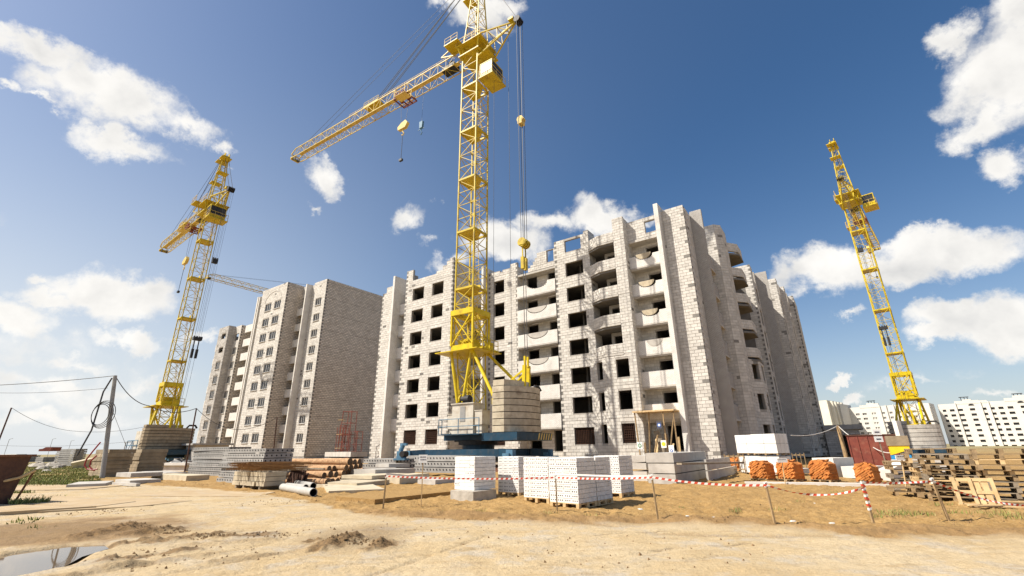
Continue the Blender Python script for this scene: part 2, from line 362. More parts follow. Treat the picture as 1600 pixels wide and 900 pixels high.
def ridge(x, y, a, b, w, hgt):
    (x0, y0), (x1, y1) = a, b; dx, dy = x1-x0, y1-y0
    t = np.clip(((x-x0)*dx + (y-y0)*dy) / (dx*dx + dy*dy), 0, 1)
    d = np.hypot(x-x0-t*dx, y-y0-t*dy)
    return hgt * np.exp(-(d/w)**2)
RIDGES = [((130,838),(205,822),.22,.13),((205,834),(270,826),.2,.12),((240,846),(345,832),.16,.07),((165,852),(235,843),.14,.08),((350,838),(410,835),.16,.06),
          ((300,850),(420,842),.12,.05),((165,876),(300,858),.10,.06),((150,890),(330,866),.09,.05),((90,903),(200,884),.10,.05),((330,878),(420,866),.08,.035)]
PITS = [((520,852),.26,.13),((548,846),.2,.15),((598,852),.2,.10),((500,858),.15,.07),((575,858),.12,.06),((487,846),.12,.06)]
ex = np.array([p[0] for p in road_edge]); ey = np.array([p[1] for p in road_edge])
def ground_fields(x, y):
    yb = np.interp(x, ex, ey)
    wob = (fbm(x*.9, y*.9, 4, 3) - .5) * 1.1
    road = 1 - sstep(y - yb + wob, -.12, .18)
    clear = sstep(np.hypot(x*.0, y), 0, 1)
    near = 1 - sstep(y, 26, 60)
    h = (fbm(x*.35, y*.35, 4, 11) - .5) * .10 * near
    rough = (fbm(x*2.2, y*2.2, 5, 21) - .5)
    sand = (1 - road)
    # loose sand behind the tape: soft heaps and footprints
    h = h + sand * near * (rough * .18 + (fbm(x*6, y*6, 4, 5) - .5) * .09 + (fbm(x*19, y*19, 2, 6) - .5) * .03)
    # road: nearly level, thin drifts of sand over slabs
    h = h + road * near * (rough * .04 + (fbm(x*9, y*9, 3, 8) - .5) * .026 * (fbm(x*.7, y*.7, 3, 9) > .47))
    # berm along the edge
    e = np.exp(-((y - yb - .55) / .45)**2) * near * sstep(x, -5, -2)
    h = h + e * .06
    mud = np.zeros_like(h)
    for a, b, w, g in RIDGES:
        A, B = gp(*a), gp(*b)
        r = ridge(x, y, (A.x, A.y), (B.x, B.y), w * 1.3, 1.0)
        h = h + r * g * .55 * (.4 + 1.2 * fbm(x*6, y*6, 4, 31)); rw = ridge(x, y, (A.x, A.y), (B.x, B.y), w * 2.6, 1.0) * (.35 + .9 * fbm(x*2.5, y*2.5, 4, 35)); mud = np.maximum(mud, np.maximum(np.clip(r * 1.5, 0, 1) * (.35 if g < .055 else .9), np.clip(rw, 0, 1) * .5))
    for a, w, g in PITS:
        A = gp(*a); d = np.hypot(x - A.x, (y - A.y) * .8); r = np.exp(-(d / (w*1.3))**2)
        h = h + r * g * .6 * (.3 + 1.4 * fbm(x*7, y*7, 4, 41)); mud = np.maximum(mud, np.clip(r*1.6, 0, 1))
    h = h + np.clip(mud, 0, .8) * ((fbm(x*7, y*7, 4, 33) - .5) * .20)
    A = gp(555, 838); d = np.hypot((x - A.x), (y - A.y) * .7); mud = np.maximum(mud, .55 * (1 - sstep(d, .5, 1.5)))
    # damp brown earth round the puddle
    A = gp(60, 830); d = np.hypot((x - A.x) * .62, (y - A.y) * .8); damp = (1 - sstep(d + (fbm(x*1.5, y*1.5, 4, 51) - .5) * 2.0, 1.3, 2.5))
    pm, pd = poly_mask(x, y, puddle_poly, .3)
    h = h * (1 - pm) - pm * .14 - damp * .01
    damp = np.maximum(damp * .9, pm)
    # darker damp strip with tyre marks beyond the road edge
    strip = np.exp(-((y - yb - .35 + wob*.5) / .55)**2) * sstep(x, -5.5, -3.5)
    tyre = np.zeros_like(h)
    for (p, q, w) in (((690,800),(860,808),.16),((560,800),(690,806),.13),((1030,834),(1290,838),.16),((860,812),(960,822),.12)):
        A, B = gp(*p), gp(*q)
        r = ridge(x, y, (A.x, A.y), (B.x, B.y), w, 1.0); s = (x - A.x) * 1.0 + (y - A.y) * .35
        tyre = np.maximum(tyre, r); h = h + r * (np.sin(s * 45) * .018 - .02)
    for (p, q, w) in (((100,905),(420,848),.07),((190,908),(520,850),.07),((330,905),(900,838),.06),((560,905),(760,838),.05),((250,800),(520,800),.09),((300,812),(560,806),.08),((640,868),(800,852),.05)):
        A, B = gp(*p), gp(*q)
        r = ridge(x, y, (A.x, A.y), (B.x, B.y), w, 1.0) * (fbm(x*2, y*2, 2, 61) > .42)
        h = h - r * .022; tyre = np.maximum(tyre, r * .45)
    grass = poly_mask(x, y, grass_poly, 2.0)[0] * sstep(fbm(x*.5, y*.5, 4, 71), .25, .5)
    # cracks between the buried road slabs
    for (p, q, w) in (((300,905),(560,862),.10),((420,905),(640,866),.10),((120,832),(480,812),.10),((150,842),(520,820),.10),((700,905),(1100,850),.09),((880,905),(1240,852),.09)):
        A, B = gp(*p), gp(*q); L2 = math.hypot(B.x - A.x, B.y - A.y); dx, dy = (B.x - A.x)/L2, (B.y - A.y)/L2
        s = (x - A.x)*dx + (y - A.y)*dy; o_ = -(x - A.x)*dy + (y - A.y)*dx
        r = np.exp(-(o_/w)**4) * (s > 0) * (s < L2) * sstep(fbm(x*1.3, y*1.3, 3, 65), .38, .52)
        tr = np.sin((s + np.abs(o_)*1.2) * 70) * .5 + .5; h = h - r * (.008 + .014 * tr); tyre = np.maximum(tyre, r * tr * .45)
    crack = np.zeros_like(h)
    for (p, q) in (((1010,858),(1200,848)),((930,836),(1065,828)),((640,829),(752,824)),((70,758),(210,757)),((100,770),(330,768)),((120,781),(420,776)),((180,790),(480,790))):
        A, B = gp(*p), gp(*q)
        r = ridge(x + (fbm(x*3, y*3, 2, 81)-.5)*.1, y + (fbm(x*3, y*3, 3, 83)-.5)*.25, (A.x, A.y), (B.x, B.y), .03, 1.0) * (fbm(x*2.5, y*2.5, 2, 91) > .40)
        crack = np.maximum(crack, r); h = h - r * .035
    h = h + np.where(y > 40, (fbm(x*.02, y*.02, 3, 97) - .5) * .3, 0)
    return h, road, np.clip(mud + tyre * .35, 0, 1), np.clip(np.maximum(damp, strip * .85), 0, 1), grass, crack
ys = [-80, -30, -12, -5, -1, 1, 2.2, 3.2]
v = 4.0
while v < 30: ys.append(v); v *= 1.0048
while v < 9000: ys.append(v); v *= 1.045
ts = np.concatenate([[-40, -14, -6, -3.2, -2.4, -2.0], np.linspace(-1.7, 1.7, 720), [2.0, 2.4, 3.2, 6, 14, 40]])
YY = np.array(ys)[:, None] * np.ones((1, len(ts))); XX = ts[None, :] * np.maximum(np.array(ys), 4.0)[:, None]
HH, RO, MU, DA, GRS, CRK = ground_fields(XX, YY)
HH = np.where(YY < 3.5, HH * 0, HH)
nv = XX.size; nc = len(ts); nr = len(ys)
co = np.stack([XX, YY, HH], -1).reshape(-1, 3).astype(np.float32)
ii = (np.arange(nr-1)[:, None] * nc + np.arange(nc-1)[None, :]).ravel()
fq = np.stack([ii, ii+1, ii+nc+1, ii+nc], -1).ravel().astype(np.int32)
me = bpy.data.meshes.new('ground'); me.vertices.add(nv); me.vertices.foreach_set('co', co.ravel())
me.loops.add(len(fq)); me.loops.foreach_set('vertex_index', fq); nf = len(fq)//4
me.polygons.add(nf); me.polygons.foreach_set('loop_start', np.arange(0, nf*4, 4, dtype=np.int32)); me.polygons.foreach_set('use_smooth', np.ones(nf, bool))
me.update(calc_edges=True)
for nm, arr in (('road', RO), ('mud', MU), ('damp', DA), ('grass', GRS), ('crack', CRK)):
    a = me.attributes.new(nm, 'FLOAT', 'POINT'); a.data.foreach_set('value', arr.ravel().astype(np.float32))
gm = bpy.data.materials.new('ground'); gm.use_nodes = True; t = gm.node_tree; b = t.nodes['Principled BSDF']
def attr(nm): return nd(t, 'ShaderNodeAttribute', attribute_name=nm).outputs['Fac']
gpos = t.nodes.new('ShaderNodeNewGeometry').outputs['Position']
def gnoise(scale, detail=6, rough=.62):
    n = nd(t, 'ShaderNodeTexNoise', inp={'Scale': scale, 'Detail': detail, 'Roughness': rough}); t.links.new(gpos, n.inputs['Vector']); return n.outputs['Fac']
def grange(v, lo, hi, a=0.0, b_=1.0):
    n = nd(t, 'ShaderNodeMapRange', inp={1: lo, 2: hi, 3: a, 4: b_}); t.links.new(v, n.inputs[0]); return n.outputs[0]
def gmix(f, A, B):
    n = nd(t, 'ShaderNodeMix', data_type='RGBA')
    if isinstance(f, float): n.inputs['Factor'].default_value = f
    else: t.links.new(f, n.inputs['Factor'])
    for k, c in (('A', A), ('B', B)):
        if isinstance(c, tuple): n.inputs[k].default_value = (*c, 1)
        else: t.links.new(c, n.inputs[k])
    return n.outputs['Result']
sandc = gmix(grange(gnoise(.55), .35, .66), (.395, .25, .098), (.32, .195, .072))
sandc = gmix(grange(gnoise(7, 8), .45, .72), sandc, (.255, .15, .052))
roadc = gmix(grange(gnoise(.45, 8), .40, .62), (.50, .395, .245), (.45, .335, .185))
roadc = gmix(grange(gnoise(1.6, 8), .50, .66, 0, .75), roadc, (.42, .355, .26))
roadc = gmix(grange(gnoise(.8, 5), .54, .66, 0, .8), roadc, (.45, .39, .30))
roadc = gmix(grange(gnoise(11, 6), .52, .75, 0, .6), roadc, (.25, .175, .095))
sandc = gmix(grange(gnoise(24, 5, .65), .50, .68, 0, .75), sandc, (.215, .125, .045))
sandc = gmix(grange(gnoise(17, 4, .6), .55, .70, 0, .6), sandc, (.50, .35, .17))
roadc = gmix(grange(gnoise(28, 5, .65), .56, .72, 0, .6), roadc, (.27, .19, .105))
strm = nd(t, 'ShaderNodeMapping', vector_type='POINT'); t.links.new(gpos, strm.inputs['Vector']); strm.inputs['Scale'].default_value = (.45, 2.4, 1); strm.inputs['Rotation'].default_value = (0, 0, R(-9))
strn = nd(t, 'ShaderNodeTexNoise', inp={'Scale': 2.2, 'Detail': 9.0, 'Roughness': .68}); t.links.new(strm.outputs[0], strn.inputs['Vector'])
roadc = gmix(grange(strn.outputs['Fac'], .54, .66, 0, .5), roadc, (.34, .235, .12))
roadc = gmix(grange(strn.outputs['Fac'], .42, .34, 0, .6), roadc, (.56, .46, .31))
roadc = gmix(grange(gnoise(2.6, 9, .7), .55, .64, 0, .4), roadc, (.33, .24, .13))
c = gmix(attr('road'), sandc, roadc)
dampc = gmix(grange(gnoise(1.5), .4, .65), (.265, .165, .075), (.20, .12, .055))
c = gmix(math_n('MULTIPLY', attr('damp'), .85, tree=t), c, dampc)
c = gmix(grange(attr('damp'), .86, .98, 0, .8), c, (.13, .08, .038))
mudc = gmix(grange(gnoise(13, 6), .42, .60), (.20, .12, .052), (.10, .06, .028))
c = gmix(math_n('MULTIPLY', attr('mud'), .9, tree=t), c, mudc)
c = gmix(math_n('MULTIPLY', attr('crack'), .8, tree=t), c, (.11, .08, .05))
c = gmix(math_n('MULTIPLY', attr('grass'), .8, tree=t), c, gmix(grange(gnoise(1.2), .4, .6), (.13, .14, .04), (.24, .19, .08)))
farf = grange(nd(t, 'ShaderNodeCameraData').outputs['View Z Depth'], 1e9, 2e9)   # constant 0: far ground keeps its own colour below
sepg = nd(t, 'ShaderNodeSeparateXYZ'); t.links.new(gpos, sepg.inputs[0])
c = gmix(grange(sepg.outputs['Y'], 60, 160, 0, .7), c, (.26, .24, .13))
pv = nd(t, 'ShaderNodeTexVoronoi', feature='F1', inp={'Scale': 14.0}); t.links.new(gpos, pv.inputs['Vector'])
peb = grange(pv.outputs['Distance'], .10, .16, 1, 0)
pebm = math_n('MULTIPLY', peb, grange(gnoise(1.1, 4), .50, .60), tree=t)
c = gmix(math_n('MULTIPLY', pebm, .7, tree=t), c, (.24, .18, .11))
t.links.new(c, b.inputs['Base Color']); b.inputs['Roughness'].default_value = .95; b.inputs['Specular IOR Level'].default_value = .2
hb = math_n('ADD', math_n('ADD', math_n('MULTIPLY', gnoise(14, 6, .62), 1.0, tree=t), math_n('MULTIPLY', gnoise(34, 4, .6), .4, tree=t), tree=t), math_n('MULTIPLY', pebm, .5, tree=t), tree=t)
bp = nd(t, 'ShaderNodeBump', inp={'Strength': .6, 'Distance': .055}); t.links.new(hb, bp.inputs['Height']); t.links.new(bp.outputs[0], b.inputs['Normal'])
t.nodes.remove(farf.node.inputs[0].links[0].from_node); t.nodes.remove(farf.node)
me.materials.append(gm); MATS['ground'] = gm
link('ground', me, kind='structure')
def gz(x, y):
    return float(ground_fields(np.array([[float(x)]]), np.array([[float(y)]]))[0][0, 0])

# puddle
pw = bpy.data.materials.new('puddle'); pw.use_nodes = True; b = pw.node_tree.nodes['Principled BSDF']
b.inputs['Base Color'].default_value = (.16, .115, .07, 1); b.inputs['Roughness'].default_value = .03; b.inputs['Specular IOR Level'].default_value = .9; MATS['puddle'] = pw
m = MB(); cx = sum(p[0] for p in puddle_poly)/len(puddle_poly); cy = sum(p[1] for p in puddle_poly)/len(puddle_poly)
m.v = [(cx + (x-cx)*1.15, cy + (y-cy)*1.15, -.048) for x, y in puddle_poly]; m.f = [tuple(range(len(m.v)))[::-1]]; m.m = [0]
o = m.build('puddle_water', 'puddle', kind='structure'); fix(o.data)

# ---------------------------------------------------------------- masonry walls
def clip_runs(u0, u1, holes):
    runs = [(u0, u1)]
    for a, b in holes:
        nxt = []
        for p, q in runs:
            if b <= p or a >= q: nxt.append((p, q)); continue
            if a > p: nxt.append((p, a))
            if b < q: nxt.append((b, q))
        runs = nxt
    return [(p, q) for p, q in runs if q - p > .03]
class Masonry:
    """backing wall and the block courses in front of it; openings leave real holes through both"""
    def __init__(s): s.back = MB(); s.blk = MB()
    def wall(s, p0, p1, z0, z1, holes=(), th=.3, bw=.6, bh=.3, quoin=(0, 0), blocks=True, m=0, top=None, phase=0.0, prob_dark=.012, g=.0135):
        p0 = Vector(p0); p1 = Vector(p1); d = p1 - p0; Ln = d.length; d = d / Ln; n = Vector((d.y, -d.x))
        # stepped top: extra holes
        hs = [h for h in holes]
        if top: hs += [(a, b, z, z1 + 1) for a, b, z in top]
        def pt(u, off, z): q = p0 + d * u + n * off; return (q.x, q.y, z)
        def box(mb, u0, u1, za, zb, o0, o1, m, skip=()):
            mb.quadbox((pt(u0,o1,za), pt(u1,o1,za), pt(u1,o0,za), pt(u0,o0,za), pt(u0,o1,zb), pt(u1,o1,zb), pt(u1,o0,zb), pt(u0,o0,zb)), m, skip)
        zs = sorted({z0, z1} | {min(max(z, z0), z1) for h in hs for z in h[2:4]})
        for za, zb in zip(zs, zs[1:]):
            if zb - za < .01: continue
            zm = (za + zb) / 2
            for u0, u1 in clip_runs(0, Ln, [(h[0], h[1]) for h in hs if h[2] < zm < h[3]]):
                box(s.back, u0, u1, za, zb, -th, 0, 0)
        if not blocks: return
        row = 0; z = math.floor(z0 / bh) * bh
        while z < z1 - .02:
            za, zb = max(z, z0), min(z + bh, z1)
            if int(round(z / bh)) % 10 == 4: za += .035
            if zb - za > .05:
                zm = (za + zb) / 2; off = (.5 if int(round(z / bh)) % 2 else 0) * bw + phase
                for u0, u1 in clip_runs(0, Ln, [(h[0], h[1]) for h in hs if za < h[3] - .03 and zb > h[2] + .03]):
                    if int(round(z / bh)) % 2 and blocks:
                        if u0 > .05: u0 += random.choice((0, .05, .09))
                        if u1 < Ln - .05: u1 -= random.choice((0, .05, .09))
                    k = math.floor((u0 - off) / bw); u = off + k * bw
                    while u < u1 - .03:
                        a, b = max(u, u0), min(u + bw, u1)
                        if b - a > .06:
                            mm = m
                            odd = int(round(z / bh)) % 2
                            if odd and ((quoin[0] and a < .02) or (quoin[1] and b > Ln - .02)):
                                # toothed corner: a dark end block
                                if a < .02 and b - a > .3: 
                                    box(s.blk, a + g, a + .22, za + g, zb - g, -.02, .008, 1, (4,)); a += .22
                                elif b > Ln - .02 and b - a > .3:
                                    box(s.blk, b - .22, b - g, za + g, zb - g, -.02, .008, 1, (4,)); b -= .22
                                else: mm = 1
                            elif random.random() < prob_dark: mm = 1
                            o = .014 + random.random() * .012
                            box(s.blk, a + g, b - g, za + g, zb - g, -.02, o, mm, (4,))
                        u += bw
            z += bh; row += 1
    def done(s, parent, back='mortar', blk='block', name='blockwork'):
        s.back.build('wall', back, parent)
        if s.blk.f: s.blk.build(name, [blk, 'block_dark'], parent, kind='stuff')
def rowholes(u0, u1, za, zb, ks, pitch=3.0):
    return [(u0, u1, za + pitch * k, zb + pitch * k) for k in ks]
# fix(2-arg quad box order used above): the box corners run out, back, so faces point outwards

A0 = Vector((6.53, 48.0, 0)); RB = R(-35)
K7 = range(7)
mainb = thing('unfinished_apartment_building', 'unfinished grey block apartment building with dark empty window openings behind the tallest crane', 'building', A0, RB)
ms = Masonry()
YL = -3.7
# --- left projecting block
ms.wall((-27.6, YL), (-24.7, YL), .2, 23.2, rowholes(2.0, 2.85, 2.1, 3.62, range(8)), quoin=(1, 0), top=[(0, .75, 22.4)])
ms.wall((-22.9, YL), (-14.35, YL), .2, 24.7, rowholes(1.42, 3.48, 2.22, 3.84, K7) + rowholes(5.02, 6.95, 2.22, 3.84, K7), quoin=(1, 1), prob_dark=.02,
        top=[(1.25, 5.6, 23.1), (5.6, 6.7, 23.4), (6.7, 7.4, 23.9), (7.4, 7.9, 24.4), (4.1, 4.6, 23.1)])
ms.wall((-14.35, YL), (-14.35, 1.3), .2, 24.4, quoin=(1, 0), m=0)
ms.wall((-27.6, 10), (-27.6, YL), .2, 22.4)
ms.wall((-24.35, -1.9), (-22.9, -1.9), .2, 22.2, rowholes(.3, 1.2, 1.4, 3.5, K7))
ms.wall((-22.9, -1.9), (-22.9, YL), .2, 24.5)
# --- recess behind the crane, D wall
ms.wall((-14.35, 1.3), (-11.9, 1.3), .2, 22.2, rowholes(.5, 1.9, 1.4, 3.45, K7))
ms.wall((-11.6, 0), (-7.15, 0), .2, 23.4, rowholes(.87, 2.45, 1.98, 3.58, K7), quoin=(1, 1), top=[(0, 3.4, 22.9), (1.8, 2.2, 22.7)])
ms.wall((-7.15, 0), (-7.15, 1.3), .2, 22.9)
# --- E recess (wide balconies)
ms.wall((-7.15, 1.3), (-1.85, 1.3), .2, 21.4, rowholes(.55, 2.0, 1.35, 3.4, K7) + rowholes(3.58, 4.7, 1.35, 3.4, K7))
ms.wall((-1.85, 1.3), (-1.85, 0), .2, 23.9)
ms.wall((-5.6, .05), (-1.85, .05), 21.7, 23.9, [(2.65, 3.6, 22.35, 23.85)], top=[(0, .35, 22.2), (.35, .7, 22.5), (.7, 1.0, 22.9), (1.0, 1.3, 23.3)])
# --- C wall
ms.wall((-1.85, 0), (2.0, 0), .2, 24.62, rowholes(1.38, 3.57, 1.94, 3.55, K7) + [(1.4, 3.45, 22.93, 24.38)], quoin=(1, 0))
ms.wall((2.0, 0), (2.6, 0), 9.9, 24.95, blocks=True)
ms.wall((2.6, 0), (2.6, 1.6), 9.9, 24.95)
# --- faceted bay
aL = math.hypot(2.0, 1.0)
ms.wall((2.0, 0), (4.0, -1.0), .2, 10.08, rowholes(.75, 1.6, 1.98, 3.72, range(3)))
ms.wall((4.0, -1.0), (7.1, -1.0), .2, 10.08, rowholes(1.0, 2.3, 1.98, 3.72, range(3)), quoin=(0, 0))
ms.wall((5.9, -1.0), (7.1, -1.0), 10.08, 24.8, phase=.2)
ms.wall((7.1, -1.0), (7.1, 1.2), .2, 24.7)
ms.wall((5.9, 1.0), (5.9, -1.0), 10.1, 24.5, blocks=False)
for k in range(3, 8):
    z0, z1 = 10.1 + 3 * (k-3), (11.25 if k == 3 else 11.33) + 3 * (k-3)
    ms.wall((2.66, -.33), (4.0, -1.0), z0 + .22, z1, th=.22); ms.wall((4.0, -1.0), (5.9, -1.0), z0 + .22, z1, th=.22)
    ms.wall((4.0, .9), (5.9, .9), z0, z0 + 2.75, [(.3, 1.5, z0 + .3, z0 + 2.4)] , blocks=False) if k < 7 else None
# --- G recess, wall H
ms.wall((7.1, 1.2), (10.45, 1.2), .2, 21.9, rowholes(1.45, 2.8, 1.35, 3.45, K7), phase=.3)
ms.wall((7.1, .05), (10.45, .05), 22.12, 24.4, [(1.95, 3.3, 22.65, 23.95)])
ms.wall((10.9, 0.0), (11.02, 0.0), .2, 24.5)
ms.wall((13.1, 0.02), (13.1, 2.5), .2, 24.5, quoin=(1, 0))
# --- the side wing running away to the right
ms.wall((13.1, 2.95), (13.1, 6.4), .2, 22.2, rowholes(.7, 2.2, 1.35, 3.4, K7))
ms.wall((13.1, 6.4), (14.6, 6.4), .2, 24.6)
ms.wall((14.6, 6.4), (15.2, 7.1), .2, 24.6)
ms.wall((15.2, 7.1), (15.2, 9.3), .2, 24.4)
ms.wall((15.2, 9.3), (16.05, 10.5), .2, 10.1, rowholes(.35, 1.2, 2.05, 3.6, range(3)))
ms.wall((16.05, 10.5), (16.05, 13.0), .2, 10.1, rowholes(.6, 1.9, 2.05, 3.6, range(3)))
for k in range(3, 8):
    z0 = 10.1 + 3 * (k-3)
    ms.wall((15.2, 9.3), (16.05, 10.5), z0 + .22, z0 + 1.25, th=.22); ms.wall((16.05, 10.5), (16.05, 13.0), z0 + .22, z0 + 1.25, th=.22); ms.wall((16.05, 13.0), (13.4, 14.2), z0 + .22, z0 + 1.25, th=.22)
ms.wall((14.3, 9.0), (14.3, 13.6), 9.9, 22.0, rowholes(.6, 3.8, 10.5, 12.6, range(4)), blocks=False)
ms.wall((16.05, 13.0), (13.4, 14.2), .2, 10.1)
ms.wall((13.4, 14.2), (13.4, 21.6), .2, 22.4, rowholes(2.0, 4.2, 2.0, 3.5, K7))
ms.wall((13.4, 21.6), (15.8, 21.6), .2, 24.6, quoin=(0, 1))
ms.wall((15.8, 21.6), (15.8, 26.0), .2, 24.5, rowholes(1.6, 3.2, 1.7, 3.7, range(8)))
ms.wall((15.8, 26.4), (15.8, 29.8), .2, 22.2, rowholes(.8, 2.6, 1.4, 3.5, K7))
ms.wall((15.8, 29.8), (17.95, 29.8), .2, 24.6, quoin=(0, 1), prob_dark=.05)
ms.wall((17.95, 29.8), (17.95, 34.2), .2, 24.5, rowholes(1.4, 3.0, 1.7, 3.7, range(8)))
ms.wall((17.95, 34.2), (18.5, 34.2), .2, 24.5)
ms.wall((18.5, 34.2), (18.5, 40.4), .2, 24.5, rowholes(2.0, 4.0, 1.7, 3.7, range(8)))
ms.wall((18.5, 40.4), (19.2, 40.4), .2, 24.5, quoin=(0, 1), prob_dark=.15)
ms.wall((19.2, 40.4), (19.2, 47.0), .2, 24.4)
ms.wall((19.2, 47.0), (3.0, 47.0), .2, 24.0, blocks=False)
ms.wall((3.0, 47.0), (3.0, 13.0), .2, 24.0, blocks=False)
ms.wall((3.0, 13.0), (-27.6, 13.0), .2, 23.0, blocks=False)
ms.wall((-27.6, 13.0), (-27.6, 10), .2, 22.4, blocks=False)
ms.done(mainb)
# near corner pier: the blocks here are large enough to be told apart one by one
xs0, xs1 = 11.02, 13.1
mbk = MB(); mbk.box(xs0, xs1, 0, .3, .2, 24.5); mbk.build('wall', 'mortar', mainb)
wids = {}
def block_mesh(w, mat='block_single'):
    key = (round(w, 2), mat)
    if key not in wids:
        q = MB(); q.box(.016, w - .016, -.026, .02, .016, .284, skip=(4,)); wids[key] = q.mesh('block', mat)
    return wids[key]
z = .3; r = 0
while z < 24.35:
    u = xs0; off = 0 if r % 2 else .3
    cuts = [xs0] + [xs0 + off + .6 * i for i in range(5) if 0 < off + .6 * i < 2.0] + [xs1]
    for a, b2 in zip(cuts, cuts[1:]):
        dark = (b2 > xs1 - .01 and r % 5 == 2)
        o = link('block', block_mesh(b2 - a, 'block_dark' if dark else 'block_single'), mainb, loc=(a, random.random() * .008, z))
    z += .3; r += 1
# floor slabs and inner walls
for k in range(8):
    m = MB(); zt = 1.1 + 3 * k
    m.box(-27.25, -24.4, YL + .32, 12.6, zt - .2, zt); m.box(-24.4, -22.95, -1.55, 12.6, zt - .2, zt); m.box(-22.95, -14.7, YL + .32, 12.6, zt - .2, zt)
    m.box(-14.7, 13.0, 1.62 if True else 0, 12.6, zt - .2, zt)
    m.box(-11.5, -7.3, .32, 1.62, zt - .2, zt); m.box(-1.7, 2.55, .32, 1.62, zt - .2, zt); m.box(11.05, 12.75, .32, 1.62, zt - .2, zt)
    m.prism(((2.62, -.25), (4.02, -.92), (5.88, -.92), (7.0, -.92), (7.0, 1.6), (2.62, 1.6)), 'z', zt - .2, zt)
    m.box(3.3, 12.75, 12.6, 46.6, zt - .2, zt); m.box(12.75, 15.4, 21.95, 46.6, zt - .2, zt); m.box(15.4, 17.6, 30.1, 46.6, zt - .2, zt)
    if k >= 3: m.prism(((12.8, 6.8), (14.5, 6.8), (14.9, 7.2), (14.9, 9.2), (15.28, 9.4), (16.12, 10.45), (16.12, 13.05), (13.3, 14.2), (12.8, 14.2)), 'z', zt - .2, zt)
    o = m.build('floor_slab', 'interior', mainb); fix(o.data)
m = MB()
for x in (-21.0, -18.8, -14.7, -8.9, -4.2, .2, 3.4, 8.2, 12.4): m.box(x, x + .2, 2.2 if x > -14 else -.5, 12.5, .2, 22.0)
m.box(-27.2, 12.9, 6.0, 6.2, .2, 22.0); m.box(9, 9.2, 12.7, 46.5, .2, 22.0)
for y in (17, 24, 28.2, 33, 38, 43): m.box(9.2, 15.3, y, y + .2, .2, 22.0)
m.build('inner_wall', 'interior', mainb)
# white fins
def fin(x0, x1, y0, y1, z1, mat='silicate_shaded', zsplit=()):
    q = MB(); zz = [.2] + list(zsplit) + [z1]
    for a, b2 in zip(zz, zz[1:]): q.box(x0, x1, y0, y1, a + .012, b2 - .012)
    q.box(x0 + .02, x1 - .02, y0 + .02, y1 - .02, .2, z1 - .05)
    return q.build('fin_wall', mat, mainb)
fin(-24.7, -24.35, -4.5, -1.6, 24.2, 'silicate', (22.1,))
fin(-11.9, -11.6, -1.1, 1.3, 23.6, 'silicate', (22.1,))
fin(10.45, 10.9, -1.0, 1.2, 25.1, 'silicate', (3.9, 22.1))
fin(13.1, 14.25, 2.55, 2.92, 24.9, 'silicate_shaded', (13.1, 19.1))
fin(15.8, 17.2, 26.02, 26.4, 24.7, 'silicate_shaded', (13.1, 19.1))
# foundation strip
m = MB()
m.box(-27.5, -14.45, YL + .02, YL + .3, -.4, .2); m.box(-14.35, -2, .05, .35, -.4, .2); m.box(2, 13.05, .05, .35, -.4, .2); m.box(12.8, 13.05, .3, 47, -.4, .2)
m.build('foundation', 'concrete', mainb)
# balconies
def parapet_poly(x0, x1, z0, z1, notch=None, steps=False):
    pts = [(x0, z0), (x1, z0), (x1, z1)]
    if notch:
        cx, rx, rz = notch; n = 12
        ar = [(cx + rx * math.cos(math.pi * i / n), z1 - rz * math.sin(math.pi * i / n)) for i in range(n + 1)]
        if steps:
            st = []
            for (u, w), (u2, w2) in zip(ar, ar[1:]): st += [(u, w), (u, w2)]
            ar = st + [ar[-1]]
        pts += ar
    pts.append((x0, z1)); return pts
def balcony(x0, x1, yf, z0, z1, notch=None, disc=None, steps=False, depth=1.3, slab=True, mat='silicate'):
    s_ = MB(); s_.box(x0 + .01, x1 - .01, yf - .06, yf + depth, z0 - .14, z0 + .02)
    s_.box(x0 + .02, x1 - .02, yf + .02, yf + .3, z0 - .26, z0 - .14)
    bo = s_.build('balcony', 'concrete', mainb)
    q = MB(); q.prism(parapet_poly(x0 + .01, x1 - .01, z0 + .02, z1, notch, steps), 'y', yf - .04, yf + .1)
    o = q.build('parapet', mat, bo); fix(o.data)
    if disc:
        cx, rx, rz, zt = disc; q = MB()
        q.prism([(cx + rx * math.cos(math.pi * i / 14), zt - rz * math.sin(math.pi * i / 14)) for i in range(15)], 'y', yf - .07, yf + .03)
        o = q.build('half_round_panel', 'concrete_cream' if steps else 'concrete', bo); fix(o.data)
    return bo
for k in range(1, 7):                                  # wide bay beside the crane
    z0, z1 = .66 + 3 * k, 2.06 + 3 * k
    if k == 6: balcony(-7.15, -1.85, -.1, z0, z1, (-4.35, 1.45, .72), None, True)
    elif k >= 3: balcony(-7.15, -1.85, -.1, z0, z1, (-4.4, 1.36, .72), (-4.4, 1.26, .64, z1))
    else: balcony(-7.15, -1.85, -.1, z0, z1)
q = MB(); q.box(-7.15, -1.85, .05, 1.3, 21.42, 21.66); q.build('roof_slab', 'concrete', mainb)
for k in range(1, 7):                                  # right bay beside the fin
    z0, z1 = .98 + 3 * k, 2.35 + 3 * k
    if k >= 5 or k == 4: balcony(7.1, 10.45, -.15, z0, z1 - .15, (8.66, .9, .52), (8.62, .78, .6, z1 + .03), True)
    elif k == 3: balcony(7.1, 10.45, -.15, z0, z1, None, (8.75, .75, .66, z1 + .02))
    else: balcony(7.1, 10.45, -.15, z0, z1)
q = MB(); q.box(7.1, 10.45, -.1, 1.2, 21.85, 22.1); q.build('roof_slab', 'concrete', mainb)
for k in range(1, 7): balcony(-24.35, -22.9, -3.3, .9 + 3 * k, 2.3 + 3 * k, depth=1.4)
for k in range(1, 7): balcony(-14.35, -11.9, -.3, .9 + 3 * k, 2.3 + 3 * k, depth=1.6)
